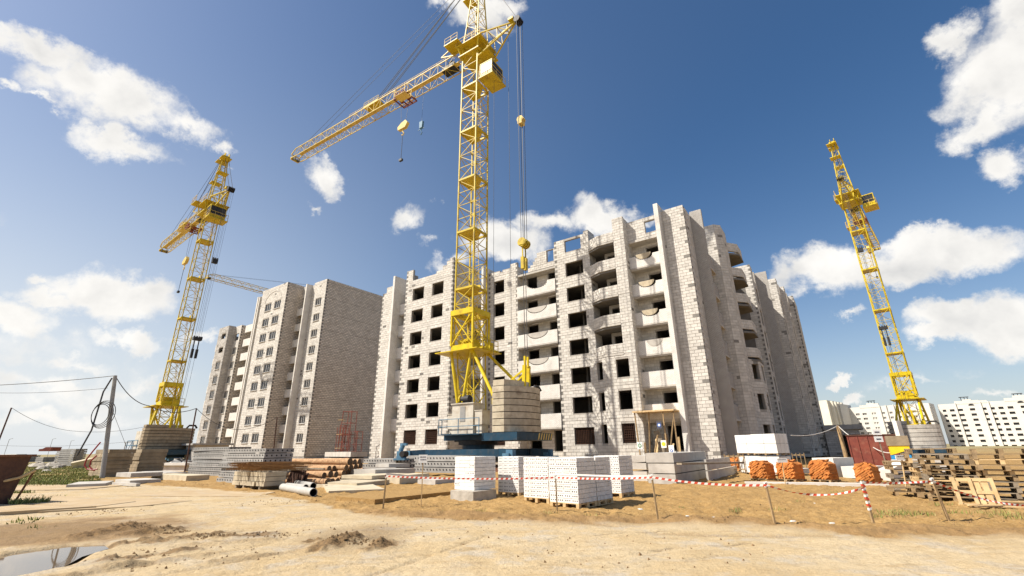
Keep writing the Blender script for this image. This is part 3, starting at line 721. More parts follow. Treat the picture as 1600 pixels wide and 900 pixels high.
def side_balcony(x, y0, y1, z0, z1):
    s_ = MB(); s_.box(13.1, x + .05, y0, y1, z0 - .14, z0 + .02); bo = s_.build('balcony', 'concrete', mainb)
    q = MB(); q.box(x - .1, x + .02, y0 + .01, y1 - .01, z0 + .02, z1); q.build('parapet', 'silicate_shaded', bo)
for k in range(1, 7): side_balcony(14.0, 2.93, 6.39, .95 + 3 * k, 2.3 + 3 * k)
for k in range(1, 7):
    s_ = MB(); s_.box(15.8, 16.75, 26.41, 29.78, .81 + 3*k, .97 + 3*k); bo = s_.build('balcony', 'concrete', mainb)
    q = MB(); q.box(16.6, 16.72, 26.42, 29.77, .97 + 3*k, 2.3 + 3*k); q.build('parapet', 'silicate_shaded', bo)
# slab edges of the faceted bay
for k in range(3, 8):
    zt = 10.1 + 3 * (k - 3); q = MB()
    q.prism(((2.6, -.32), (4.0, -1.06), (5.9, -1.06), (5.9, .9), (2.6, .9)), 'z', zt, zt + .2)
    o = q.build('bay_slab', 'concrete', mainb); fix(o.data)
# lintels over the near openings
q = MB()
for k in range(7):
    q.box(-.55, 1.8, -.035, .05, 3.55 + 3 * k, 3.62 + 3 * k)
    q.box(-10.83, -9.05, -.035, .05, 3.58 + 3 * k, 3.65 + 3 * k)
    for a, b2 in ((-21.58, -19.32), (-17.98, -15.85)): q.box(a, b2, YL - .035, YL + .05, 3.84 + 3 * k, 3.91 + 3 * k)
q.build('lintel', 'concrete', mainb, kind='stuff')
# rusty grilles in the ground floor openings
for a, b2, y, z0, z1 in ((-.47, 1.72, .12, 1.94, 3.55), (-21.48, -19.42, YL + .12, 2.22, 3.84), (-17.88, -15.95, YL + .12, 2.22, 3.84), (5.0, 6.3, -.88, 1.98, 3.72), (-10.73, -9.15, .12, 1.98, 3.58)):
    q = MB(); n_ = int((b2 - a) / .17)
    for i in range(n_ + 1): x = a + (b2 - a) * i / n_; q.box(x - .012, x + .012, y, y + .024, z0, z1)
    for i in range(8): z = z0 + (z1 - z0) * (i + .5) / 8; q.box(a, b2, y + .024, y + .04, z - .012, z + .012)
    q.build('window_grille', 'rust_dark', mainb)
# low flat annex in shade at the far end of the wing
an = thing('annex', 'low dark concrete annex with a wide opening at the foot of the unfinished building', 'building', A0, RB)
m2 = Masonry()
m2.wall((19.3, 40.0), (23.4, 40.0), -.2, 3.7, [(2.0, 3.7, 0, 2.9)]); m2.wall((23.4, 40.0), (23.4, 46.0), -.2, 3.7); m2.wall((23.4, 46), (19.3, 46), -.2, 3.7, blocks=False)
m2.done(an, 'mortar_dark', 'block_grey')
q = MB(); q.box(19.25, 23.9, 39.7, 46.2, 3.7, 4.35); q.build('roof', 'concrete_grey', an)

# ---------------------------------------------------------------- finished block of flats to the left
B0 = Vector((-34.26, 79.0, 0))
hb_ = thing('apartment_building', 'tall brownish block apartment building with white framed windows and a blank gable wall', 'building', B0, RB)
ZB = 31.8; K9 = range(9); K8 = range(8)
mg = Masonry()      # blank gable
mg.wall((0, .02), (0, 13.5), .8, ZB, quoin=(1, 0), prob_dark=.0, g=.032)
mg.wall((-7.3, -3.4), (-7.3, 1.0), .8, ZB, quoin=(1, 0), prob_dark=.0, g=.032)
mg.wall((-27.7, -1.2), (-27.7, 2.6), .8, 27.2, quoin=(1, 0), prob_dark=.0, g=.032)
mg.back.build('wall', 'mortar_dark', hb_); mg.blk.build('blockwork', ['block_brown', 'block_dark'], hb_, kind='stuff')
mf = Masonry()
wins = []           # (x0, x1, z0, z1, y)
def bwall(p0, p1, z1, cols, ks, y, za=3.05, zb=4.4, glazed=None, z0=.8):
    hs = []
    for a, b2 in cols:
        for k in ks:
            hs.append((a - p0, b2 - p0, za + 3*k, zb + 3*k))
            if glazed is None or k in glazed: wins.append((a, b2, za + 3*k, zb + 3*k, y))
    mf.wall((p0, y), (p1, y), z0, z1, hs, prob_dark=.004)
bwall(-4.0, 0, ZB, [(-2.9, -1.1)], K9, 0)
bwall(-16.3, -7.3, ZB, [(-11.0, -8.8), (-14.4, -12.2)], K9, -3.4, 3.1, 4.6)
mf.wall((-17.9, -3.0), (-16.3, -3.0), .8, 31.0, rowholes(.5, 1.1, 3.0, 4.4, [8]))
bwall(-31.0, -27.7, 27.2, [(-29.9, -28.3)], K8, -1.2, 3.0, 4.5, glazed=range(7))
mf.wall((-4.6, 0), (-4.0, 0), .8, 31.4)
mf.wall((-7.3, 1.0), (-4.9, 1.0), .8, 30.0, rowholes(.4, 1.9, 2.0, 4.2, K9))
mf.wall((-7.3, -.2), (-4.9, -.2), 29.3, ZB - .2)
mf.wall((-27.7, 2.6), (-17.9, 2.6), .8, 27.0, rowholes(5.2, 7.0, 2.0, 4.2, K8))
mf.wall((-17.9, 2.6), (-17.9, -3.0), .8, 31.0)
mf.done(hb_)
m3 = Masonry()
hs = []
for k in K8:
    hs.append((1.7, 3.5, 3.0 + 3*k, 4.6 + 3*k))
    if k < 6: wins.append((-32.9, -31.1, 3.0 + 3*k, 4.6 + 3*k, -2.6))
m3.wall((-34.6, -2.6), (-30.2, -2.6), .8, 27.2, hs); m3.wall((-30.2, -2.6), (-30.2, -1.2), .8, 27.2, quoin=(0, 0))
m3.wall((-34.6, .5), (-34.6, -2.6), .8, 26.6, rowholes(.6, 2.0, 3.0, 4.6, K8)); m3.wall((-37.0, .5), (-34.6, .5), .8, 26.6)
m3.done(hb_, 'mortar_dark', 'block_grey')  # greyer blocks darken this bay by colour, standing in for slanting sun
m = MB(); m.box(-37, -.3, 12.9, 13.3, .8, 27); m.box(-17.6, -.3, 13.3, 13.5, .8, 31.5); m.box(-37, -36.7, .5, 13, .8, 26.6)
m.box(-17.6, -.35, 1.4, 13.2, 31.0, 31.3); m.box(-16.2, -7.4, -3.0, 1.4, 31.0, 31.3); m.box(-36.7, -17.9, 2.9, 13, 26.2, 26.5); m.box(-30.8, -28, -.8, 2.9, 26.2, 26.5)
m.box(-17.7, -17.4, 2.9, 13, .8, 31.3)
for k in K9: m.box(-17.4, -.35, 3.5, 3.7, 2 + 3*k, 4.8 + 3*k); m.box(-16.2, -7.4, -3.05, 3.4, 1.3 + 3*k, 1.5 + 3*k); m.box(-3.9, -.35, .35, 3.4, 1.3 + 3*k, 1.5 + 3*k); m.box(-7.4, -3.9, 1.35, 3.4, 1.3 + 3*k, 1.5 + 3*k)
for k in K8: m.box(-30.1, -28, -.85, 3, 1.3+3*k, 1.5+3*k); m.box(-34.3, -30.5, -2.2, 3, 1.3+3*k, 1.5+3*k); m.box(-36.5, -18, 3.0, 3.2, 1.5+3*k, 4.2+3*k)
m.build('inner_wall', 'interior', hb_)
# windows: white frame, three lights
def win_mesh(w, h):
    fr = MB(); t_ = .06
    fr.box(0, w, .06, .14, 0, t_); fr.box(0, w, .06, .14, h - t_, h); fr.box(0, t_, .06, .14, t_, h - t_); fr.box(w - t_, w, .06, .14, t_, h - t_)
    for f in (.36, .68): fr.box(w*f - .035, w*f + .035, .05, .15, t_, h - t_)
    fr.box(-.06, w + .06, -.16, .06, -.07, 0)
    return fr.mesh('window', 'window_white')
def pane_mesh(w, h): q = MB(); q.box(.05, w - .05, .09, .11, .05, h - .05); return q.mesh('pane', 'glass')
wcache = {}
for a, b2, za, zb, y in wins:
    key = (round(b2 - a, 2), round(zb - za, 2))
    if key not in wcache: wcache[key] = (win_mesh(*key), pane_mesh(*key))
    w_ = link('window', wcache[key][0], hb_, loc=(a, y, za)); link('pane', wcache[key][1], w_)
def bfin(x0, x1, y0, y1, z1, mat='concrete'):
    q = MB()
    for a, b2 in ((.8, 12), (12, 21.5), (21.5, z1)): q.box(x0, x1, y0, y1, a + .03, b2 - .03)
    q.box(x0 + .03, x1 - .03, y0 + .03, y1 - .03, .8, z1 - .1); q.build('fin_wall', mat, hb_)
bfin(-4.9, -4.6, -1.15, .35, 31.5, 'concrete_white'); bfin(-18.25, -17.9, -3.4, 0, 31.0, 'concrete_white'); bfin(-17.3, -17.0, -3.5, -3.05, 30.8, 'concrete_white')
def bbalc(x0, x1, yf, z0, z1, yb):
    s_ = MB(); s_.box(x0, x1, yf, yb, z0 - .15, z0); bo = s_.build('balcony', 'concrete', hb_)
    q = MB(); q.box(x0 - .04, x1 + .04, yf - .08, yf + .04, z0 - .15, z1); q.box(x0 - .04, x0 + .06, yf + .04, yb - .02, z0, z1); q.box(x1 - .06, x1 + .04, yf + .04, yb - .02, z0, z1)
    q.build('parapet', 'concrete_white', bo)
for k in range(0, 10):
    if k < 9: bbalc(-7.25, -4.95, -.75, 1.75 + 3*k, 3.0 + 3*k, 1.0)
for k in range(0, 9): bbalc(-27.0, -24.2, -.6, 1.6 + 3*k, 3.0 + 3*k, 2.6) if k < 8 or True else None
for k in range(0, 8): bbalc(-36.9, -34.7, -1.7, 1.6 + 3*k, 2.9 + 3*k, .5)
for k in (6, 7):
    q = MB(); q.box(-32.9, -31.1, -2.62, -2.4, 2.5 + 3*k, 3.5 + 3*k); q.build('parapet', 'block_grey', hb_)
q = MB()
q.tube([(-11.7 + 3.0*math.cos(math.pi*i/16), -3.43, 28.9 + 1.9*math.sin(math.pi*i/16)) for i in range(17)], .05, 4); q.build('arch_moulding', 'concrete', hb_)
q = MB(); q.box(-37, 0, .05, .4, -.4, .8); q.box(-16.2, -7.35, -3.35, .05, -.4, .8); q.box(-.3, -.05, .4, 13.4, -.4, .8); q.box(-30.9, -27.8, -1.1, .05, -.4, .8); q.box(-34.5, -30.3, -2.5, .05, -.4, .8); q.build('foundation', 'concrete_grey', hb_)

# ---------------------------------------------------------------- far white blocks on the right
def far_block(name, label, base, rz, cols, rows, sx, width, height, win=(1.7, 1.35), z_first=3.2, pitch=3.0, attic=None, mat='far_white', depth=14, steps=(), open_=True, group=None):
    t_ = thing(name, label, 'building', base, rz, group)
    f = Masonry(); hs = []
    for c0, w in cols:
        for k in range(rows): hs.append((c0, c0 + w, z_first + pitch*k, z_first + pitch*k + win[1]))
    f.wall((0, 0), (width, 0), 0, height, hs, th=.5, blocks=False)
    f.wall((0, depth), (0, 0), 0, height, blocks=False); f.wall((width, 0), (width, depth), 0, height, blocks=False); f.wall((width, depth), (0, depth), 0, height, blocks=False)
    f.back.build('wall', mat, t_)
    q = MB(); q.box(.5, width - .5, .5, depth - .5, height - 1.2, height - .8); q.build('roof', 'far_roof', t_)
    wm = MB(); wm.box(0, 1, .55, .7, 0, win[1] + .1)
    for c0, w in cols:
        me_ = MB(); me_.box(-.05, w + .05, .52, .6, -.05, win[1] + .05); mesh_ = me_.mesh('window', 'far_dark')
        fm = None
        if not open_:
            fq_ = MB(); 
            for x in (0, w*.33, w*.66, w - .18): fq_.box(x, x + .18, .35, .45, 0, win[1])
            fm = fq_.mesh('frame', 'window_white')
        for k in range(rows):
            w_ = link('window', mesh_, t_, loc=(c0, 0, z_first + pitch*k))
            if fm: link('frame', fm, w_)
    return t_
FZ = -5.0
fc = [(7.2, 1.6), (10.5, 2.2), (14.2, 2.3), (19.6, 2.3), (24.6, 2.2), (28.2, 2.1), (31.8, 2.1), (35.6, 2.3), (40.8, 2.3), (46.0, 2.3), (50.6, 2.2)]
fa = far_block('far_apartment_block', 'white unfinished apartment block on the horizon with black window openings at the right frame edge', (263.4, 300, FZ), R(-50),
               [(a - 5.4, w) for a, w in fc], 9, 1, 52, 29.9, z_first=1.3)
fa.location = (263.4 + .643*5.4, 300 - .766*5.4, FZ)
q = MB()
for a, b2, h0, h1 in ((8.3, 12, 29.9, 31.2), (12, 16, 29.9, 32.0), (16, 19.2, 29.9, 31.2), (19.2, 22.6, 29.9, 30.8), (29.8, 33.6, 29.9, 31.2), (33.6, 39, 29.9, 32.4), (39, 43, 29.9, 31.2)): q.box(a, b2, -.12, 1.2, h0 - .5, h1)
for x in (19.3, 22.7, 8.2, 43.2): q.box(x, x + .5, -.7, .0, 0, 30.2)
q.build('gable', 'far_white', fa)
q = MB()
for cx in (15.4, 36.0): q.prism([(cx + 1.3*math.cos(math.pi*i/8), 28.3 + 1.0*math.sin(math.pi*i/8)) for i in range(9)], 'y', -.2, -.05)
o = q.build('arched_window', 'far_dark', fa); fix(o.data)
q = MB()
for cx in (12.5, 35.5): q.box(cx - 2.2, cx + 2.2, 5, 7, 33.6, 33.9); [q.box(cx + d, cx + d + .3, 5.8, 6.1, 31, 33.6) for d in (-1.6, 0, 1.4)]
q.build('roof_canopy', 'far_dark', fa)
fb = far_block('far_apartment_block', 'long white apartment block on the horizon with small windows behind the red metal sheets', (225.4, 320, FZ), R(-50),
               [(5.4, 2.1), (9.1, 2.3), (14.2, 1.0), (15.5, 1.0), (19.8, 1.5), (23.5, 1.7), (27.6, 1.7), (31, 1.8), (35, 2.0), (39, 2.0)], 8, 1, 44, 30.2, win=(1, 1.25), z_first=4.1, open_=False)
q = MB()
for a, b2, h1 in ((8.5, 12.5, 31.3), (12.5, 16.5, 32.4), (16.5, 19.0, 32.0)): q.box(a, b2, -.15, 1.2, 29.6, h1)
for x in (19.0, 22.3, 26.2, 33, 37): q.box(x, x + .45, -.8, 0, 0, 30.6)
q.build('gable', 'far_white', fb)
q = MB(); q.box(11.8, 16.2, 5, 7, 34, 34.3); [q.box(x, x + .3, 5.8, 6.1, 31, 34) for x in (12.4, 14, 15.6)]; q.build('roof_canopy', 'far_dark', fb)
fc_ = far_block('far_apartment_block', 'cream blank gable of an apartment block on the horizon beside the dark wing', (195.5, 307, FZ), R(-50), [], 0, 1, 9, 33.8, mat='far_cream', depth=26)
q = MB()
for y in (4, 10, 16, 22): q.box(9, 10.6, y, y + 2.6, 0, 33.4)
q.build('buttress', 'far_cream', fc_)
fd = far_block('far_apartment_block', 'white tower section on the horizon between the cream gable and the long white block', (209.0, 312, FZ), R(-50), [(3.0, .9)], 8, 1, 6.5, 32.2, z_first=3.5, depth=24)

# ---------------------------------------------------------------- tower cranes
def lattice(mb, sec0, sec1, nb, w_leg, w_br, m=0, cross=False, faces=(0, 1, 2, 3), horiz=True, legs=True, jitter=0):
    """square lattice between two rings of four corners, nb bays"""
    def c(i, f): return Vector(sec0[i]).lerp(Vector(sec1[i]), f)
    if legs:
        for i in range(4): mb.bar(sec0[i], sec1[i], w_leg, None, m)
    for k in range(nb):
        f0, f1 = k / nb, (k + 1) / nb
        for i in faces:
            j = (i + 1) % 4
            a, b2, a2, b3 = c(i, f0), c(j, f0), c(i, f1), c(j, f1)
            if horiz: mb.bar(a2, b3, w_br, None, m)
            if cross or (k + i) % 2 == 0: mb.bar(a, b3, w_br, None, m)
            if cross or (k + i) % 2 == 1: mb.bar(b2, a2, w_br, None, m)
def ring(h, z, x=0, y=0): return [(x-h, y-h, z), (x+h, y-h, z), (x+h, y+h, z), (x-h, y+h, z)]
def rail(mb, pts, h=1.0, step=1.3, w=.045, m=0):
    for p, q in zip(pts, pts[1:]):
        p = Vector(p); q = Vector(q); n = max(1, int((q-p).length / step))
        for f in (.5, 1.0): mb.bar(p + Vector((0, 0, h*f)), q + Vector((0, 0, h*f)), w, None, m)
        for i in range(n + 1): a = p.lerp(q, i / n); mb.bar(a, a + Vector((0, 0, h)), w, None, m)
def part(name, mats, root, fn, smooth=False):
    q = MB(); r = fn(q); return q.build(name, mats, root, smooth)
def crane(label, loc, rz, zl, zt, zs, za, jib, cwt, ncw, detail=True, Y='yellow', base=True, hook_x=None, jz=None, zd=2.55, cwm=None, wl=.135, wb=.056, hm=1.1, X0=4.6, cab_rot=0.0):
    C = thing('tower_crane', label, 'tower crane', loc, rz)
    OX = 1.15                                             # the mast stands off the slewing centre, on the jib side
    if base:
        def under(q):
            for sx in (-1, 1):
                q.box(OX - 4.0, OX + 4.0, sx*2.2 - .3, sx*2.2 + .3, 1.0, 1.62); q.box(OX + sx*3.6 - .3, OX + sx*3.6 + .3, -1.88, 1.88, 1.05, 1.58)
                for sy in (-1, 1): q.bar((OX + sx*4.0, sy*2.25, 1.33), (OX + sx*5.4, sy*3.0, 1.25), .5, .62)
            q.tube([(OX, 0, 1.1), (OX, 0, 2.05)], 1.4, 20)
        part('undercarriage', 'blue_steel', C, under)
        for sx in (-1, 1):
            for sy in (-1, 1):
                bx = OX + sx*5.4
                def bog(q):
                    q.box(bx - .8, bx + .8, sy*3.0 - .3, sy*3.0 + .3, .6, 1.0); q.box(bx - .3, bx + .3, sy*3.0 - .24, sy*3.0 + .24, 1.0, 1.55); q.box(bx - .5, bx + .1, sy*3.0 - .45, sy*3.0 - .3, .7, 1.3)
                bo_ = part('bogie', 'blue_faded', C, bog)
                for d in (-.5, .5): part('wheel', 'black_steel', bo_, lambda q: q.tube([(bx + d, sy*3.0 - .2, .52), (bx + d, sy*3.0 + .2, .52)], .3, 12))
        part('slewing_ring', 'black_steel', C, lambda q: (q.tube([(OX, 0, 1.98), (OX, 0, 2.3)], 1.75, 24), q.box(OX - 1.5, OX + 1.5, -1.5, 1.5, 2.24, 2.36)))
    def deck(q):
        for sy in (-1, 1): q.box(-1.6, 3.59, sy*1.3 - .18, sy*1.3 + .18, zd - .2, zd + .28)
        q.box(-1.6, 3.6, -1.9, 1.9, zd + .28, zd + .36); q.box(-.9, 3.55, -3.1, -1.92, zd + .2, zd + .28); q.box(3.6, 7.0, -2.8, 2.8, zd - .3, zd + .3)
    part('deck', 'blue_steel', C, deck)
    if detail:
        def stripes(q):
            for i in range(6):
                y = .4 + i*.42; q.quad((7.005, y, zd - .26), (7.005, y + .2, zd - .26), (7.005, y + .42, zd + .26), (7.005, y + .22, zd + .26))
        part('warning_stripes', 'yellow_faded', C, stripes)
        part('railing', 'blue_faded', C, lambda q: rail(q, [(3.5, -3.05, zd + .3), (-.85, -3.05, zd + .3), (-1.55, -1.85, zd + .3), (-1.55, 1.85, zd + .3)], 1.2, 1.5, .05))
        cb = part('machinery_cabin', 'cabin_metal', C, lambda q: (q.box(.15, 2.45, -2.5, -1.0, zd + .3, zd + 2.75), q.box(.05, 2.55, -2.6, -.9, zd + 2.75, zd + 2.83)))
        part('door', 'concrete_grey', cb, lambda q: q.box(1.05, 1.6, -2.53, -2.5, zd + 1.3, zd + 2.55))
        part('switch_cabinet', 'cabin_metal', C, lambda q: (q.box(2.65, 3.4, -2.5, -1.4, zd + 1.0, zd + 2.1), q.box(2.6, 3.45, -2.55, -1.35, zd + 2.1, zd + 2.16), q.box(2.75, 3.3, -2.4, -1.5, zd + .3, zd + 1.0)))
        part('switch_cabinet', 'cabin_metal', C, lambda q: (q.box(-.6, .1, -2.2, -1.2, zd + .75, zd + 1.95), q.box(-.65, .12, -2.25, -1.15, zd + 1.95, zd + 2.01), q.box(-.5, 0, -2.1, -1.3, zd + .36, zd + .75)))
        part('winch', 'black_steel', C, lambda q: (q.tube([(.5, -1.5, zd + 3.25), (1.3, -1.5, zd + 3.25)], .36, 14), q.box(.2, 1.6, -2.0, -1.0, zd + 2.83, zd + 2.95)))
        part('winch_guard', Y, C, lambda q: q.tube([(.32, -1.5, zd + 3.25), (.42, -1.5, zd + 3.25)], .44, 14))
    else:
        part('machinery_cabin', 'cabin_metal', C, lambda q: (q.box(.2, 2.6, -2.6, -.6, zd + .3, zd + 2.6), q.box(-1.2, .1, -2.2, -1.0, zd + .36, zd + 1.9)))
        part('railing', 'blue_faded', C, lambda q: rail(q, [(3.5, -3.05, zd + .3), (-.85, -3.05, zd + .3), (-1.55, -1.85, zd + .3), (-1.55, 1.85, zd + .3)], 1.15, 1.6, .07))
    # counterweight slabs: upright pile, straight inner side, bulging outer side
    zc = zd + .32; h = (cwt - zc) / ncw
    X1, YY, BU = X0 + 1.15, 2.75, 1.35
    for i in range(ncw):
        if i == ncw - 1: poly = [(X0 + .05, -YY + .05), (X1, -YY + .05), (X1 + .5, -1.2), (X1 + .6, .3), (X0 + .05, .3)]
        else: poly = [(X0, -YY), (X1, -YY)] + [(X1 + BU * math.sin(math.pi*t/16)**.8, -YY + 2*YY*t/16) for t in range(1, 16)] + [(X1, YY), (X0, YY)]
        q = MB(); q.prism(poly, 'z', zc + i*h + .03, zc + (i+1)*h - .03)
        q.prism([(X0 + (px - X0)*.93 + .04, py*.965) for px, py in poly], 'z', zc + i*h - .03, zc + i*h + .035, 1)
        o = q.build('counterweight_slab', ['counterweight' if cwm is None else cwm, 'black_steel'], C); fix(o.data)
    part('lifting_loop', 'black_steel', C, lambda q: q.tube([(X1 + .4, 1.6, cwt - h), (X1 + .2, 1.9, cwt - h + .35), (X1 + .2, 2.6, cwt - h + .35), (X1 + .3, 2.8, cwt - h)], .12, 8))
    # yellow lifting bracket on the ballast
    xb = X0 + 1.7; zb = cwt - h*.6
    def brk(q):
        for y in (-.35, .35): q.bar((xb - .1, y, zb - .5), (xb, y, zb + 1.7), .22, .3); q.bar((xb - 2.0, y*1.6, zb + .05), (xb - .1, y, zb + 1.3), .13)
        q.box(xb - .35, xb + .25, -.6, .6, zb - .55, zb - .15)
        for y in (-.25, .25): q.bar((xb, y, zb + 1.6), (xb, y, zb + 2.5), .16)
    part('lifting_bracket', 'yellow_bright', C, brk)
    # splayed tubular legs and back stays
    for sx in (-1, 1):
        for sy in (-1, 1):
            top = (sx*1.2, sy*1.2, zl); bot = (sx*(1.5), sy*1.9, zd + .35) if sx < 0 else (sx*2.6, sy*1.9, zd + .4)
            if sx < 0 and sy < 0: top = (-1.25, -1.25, zl); bot = (.0, -1.0, zd + .4)
            if sx > 0 and sy < 0: bot = (X0, -2.2, cwt - 1.7)
            if sx > 0 and sy > 0: bot = (X0 + .4, 1.2, cwt - h*.5)
            part('support_leg', 'yellow_bright', C, lambda q: (q.tube([bot, top], .145, 10), q.obox(bot, (.5, 0, 0), (0, .5, 0), (0, 0, .5))))
    part('support_leg', 'yellow_bright', C, lambda q: q.tube([(.3, -1.9, zd + .3), (1.2, -1.3, zl)], .13, 10))
    part('support_leg', 'yellow_bright', C, lambda q: q.tube([(-1.35, 1.6, zd + .3), (-1.3, -1.3, zl)], .12, 10))
    def inner(q):
        lattice(q, ring(.85, zd + .4, .3, .3), ring(.95, zl, .1, .1), 4, .1, .055, cross=True)
    part('inner_mast', Y, C, inner)
    # platform and climbing frame
    hw = hm * 1.17
    def plat(q):
        q.box(-2.7, 2.3, -1.95, 1.95, zl - .08, zl); q.box(-hw, hw, -hw, -hw + .25, zl, zl + .62); q.box(-hw, hw, hw - .25, hw, zl, zl + .62)
        q.box(-hw, -hw + .25, -hw + .25, hw - .25, zl, zl + .62); q.box(hw - .25, hw, -hw + .25, hw - .25, zl, zl + .62); q.box(hw, hw + 1.1, -1.2, 1.4, zl + .02, zl + .12); q.box(hw + .3, hw + .9, .2, .9, zl + .12, zl + .8)
    part('work_platform', 'yellow_bright', C, plat)
    part('railing', Y, C, lambda q: rail(q, [(hw + 1.05, -1.15, zl + .1), (hw + 1.05, 1.35, zl + .1)], .9, 1.2, .05))
    def cage(q):
        lattice(q, ring(hw, zl + .6), ring(hw, zt), 1, .17, .09, horiz=False, cross=True)
        q.box(-hw - .1, hw + .1, -hw - .12, -hw + .12, zt - .25, zt + .28); q.box(-hw - .1, hw + .1, hw - .12, hw + .12, zt - .25, zt + .28)
        q.box(-hw - .12, -hw + .12, -hw + .12, hw - .12, zt - .25, zt + .28); q.box(hw - .12, hw + .12, -hw + .12, hw - .12, zt - .25, zt + .28)
        for k in range(4): q.bar((hw*(.4 - k*.25), -hw + .3, zl + .9), (hw*(.6 - k*.3), hw - .3, zl + 1.3), .12)
        q.box(-.9, .7, -.7, .6, zl + .7, zl + 1.25)
    part('climbing_frame', 'yellow_bright', C, cage)
    # mast sections with small platforms
    ns = max(3, round((zs - zt) / 5.9)); hsec = (zs - zl) / ns
    for i in range(ns):
        z0 = zl + i*hsec; z1 = z0 + hsec
        part('mast_section', Y, C, lambda q: lattice(q, ring(hm, z0), ring(hm, z1), 4, wl, wb, cross=(i == 0)))
        if i:
            def mp(q):
                q.prism([(-hm, -hm), (hm, -hm), (hm, hm*.1), (-.1, hm), (-hm, hm)], 'z', z0 - .04, z0 + .04)
                q.bar((-hm, -hm, z0), (hm, -hm, z0), .2); q.bar((-hm, -hm, z0), (-hm, hm, z0), .2); q.bar((hm, -hm, z0), (hm, hm, z0), .2); q.bar((-hm, hm, z0), (hm, hm, z0), .2)
                q.box(.1, hm - .1, .2, .24, z0, z0 + .55)
            p_ = part('mast_platform', Y, C, mp); fix(p_.data)
        def lad(q):
            for x in (.15, .6): q.bar((x, .55, z0 + .1), (x + .25, -.1, z1 - .2), .04)
            for k in range(14): f = k / 14; q.bar((.15 + .25*f, .55 - .65*f, z0 + .1 + (hsec - .3)*f), (.6 + .25*f, .55 - .65*f, z0 + .1 + (hsec - .3)*f), .03)
        part('ladder', 'yellow_faded', C, lad)
    # operator's cab
    zcab = zs - (6.3 if detail else 3.2)
    def cab_(q):
        q.box(1.5, 3.5, -1.4, 1.4, zcab - .12, zcab); q.box(1.6, 3.3, -1.2, 1.0, zcab, zcab + .55); q.box(1.6, 3.3, -1.2, 1.0, zcab + 1.95, zcab + 2.1)
        for x in (1.65, 3.25):
            for y in (-1.15, .95): q.bar((x, y, zcab + .55), (x, y, zcab + 1.95), .1)
        q.box(1.55, 1.65, -1.2, 1.0, zcab + .55, zcab + 1.95)
    cabo = part('cab', Y, C, cab_)
    cabo.rotation_euler = (0, 0, cab_rot)
    part('window', 'glass', cabo, lambda q: (q.box(1.7, 3.2, -1.16, -1.13, zcab + .57, zcab + 1.93), q.box(3.24, 3.27, -1.1, .9, zcab + .57, zcab + 1.93)))
    part('railing', 'yellow_faded', cabo, lambda q: rail(q, [(1.6, -1.38, zcab), (3.45, -1.38, zcab), (3.45, 1.35, zcab)], 1.0, .7, .04))
    # head: platforms, strut, apex tower
    def head(q):
        q.box(-1.9, 1.9, -1.7, 1.7, zs - .05, zs + .05); q.box(-1.5, 1.5, -1.5, 1.5, zs - 1.6, zs - 1.45)
        for sx in (-1, 1):
            for sy in (-1, 1): q.bar((sx*1.18, sy*1.18, zs - 1.6), (sx*1.6, sy*1.6, zs), .14)
        q.box(-3.3, -1.2, -2.2, -.5, zs + .6, zs + .72); q.bar((-4.4, -1.4, zs + .1), (-2.0, -1.4, zs + .9), .12); q.bar((-4.4, -1.4, zs + .1), (-2.4, -1.4, zs - .7), .12); q.box(.9, 2.4, -.8, 1.4, zs - 1.9, zs - 1.75)
    part('head_platform', Y, C, head)
    part('railing', 'yellow_faded', C, lambda q: (rail(q, [(-1.85, -1.65, zs + .05), (1.85, -1.65, zs + .05)], 1.0, 1.0, .045), rail(q, [(-3.25, -2.15, zs + .72), (-1.25, -2.15, zs + .72)], 1.0, 1.0, .04)))
    part('apex_tower', Y, C, lambda q: lattice(q, ring(hm, zs), ring(.36, za, .25), 7, .12, .052))
    def atop(q):
        for dx, dz in ((-1, -4.2), (1, -3.2), (-.6, -.3), (.9, -.3)):
            q.box(dx*1.1 - .55, dx*1.1 + .75, -.9, .6, za + dz, za + dz + .1)
        q.box(-.5, .9, -.5, .5, za - .1, za + .5)
        for y in (-.3, .3): q.tube([(-.1, y, za + .6), (-.1, y + .08, za + .6)], .45, 12); q.tube([(.7, y, za + .6), (.7, y + .08, za + .6)], .45, 12)
    part('apex_platform', Y, C, atop)
    xt, ztip = 5.95, zs + .9
    def strut(q):
        tip = Vector((xt, 0, ztip)); top = [Vector((1.0, s*1.0, zs + 1.1)) for s in (-1, 1)]; bot = [Vector((1.2, s*1.1, zs - 2.6)) for s in (-1, 1)]
        for a in top + bot: q.bar(a, tip, .15)
        for s in (0, 1):
            for k in range(4):
                f0, f1 = k/4, (k + 1)/4
                q.bar(top[s].lerp(tip, f0), bot[s].lerp(tip, f0 + .01), .07); q.bar(top[s].lerp(tip, f0), bot[s].lerp(tip, f1), .07)
        for f in (0, .25, .5, .75): q.bar(top[0].lerp(tip, f), top[1].lerp(tip, f), .07); q.bar(bot[0].lerp(tip, f), bot[1].lerp(tip, f), .07)
        q.box(xt - .9, xt - .2, -.5, .5, ztip + .2, ztip + .5)
    part('rear_strut', Y, C, strut)
    part('pulley_block', 'black_steel', C, lambda q: [q.tube([(xt + .25, y, ztip - .1), (xt + .25, y + .1, ztip - .1)], .42, 14) for y in (-.4, -.2, 0, .2, .4)])
    xr = 6.3
    z1p, z2p = zs*.72, zs*.42
    for i, (dx, dy) in enumerate(((-.12, -.4), (.05, -.2), (.15, .0), (.0, .2), (.2, .4))):
        part('stay_rope', 'cable', C, lambda q: q.tube([(xr + dx, dy, ztip - .1), (xr + dx*.8, dy*.8, z2p)], .026 if detail else .014, 4))
    for y in (-.2, .2): part('stay_rope', 'cable', C, lambda q: q.tube([(xr, y, z2p), (xr, y, cwt + 2.4)], .032 if detail else .018, 4))
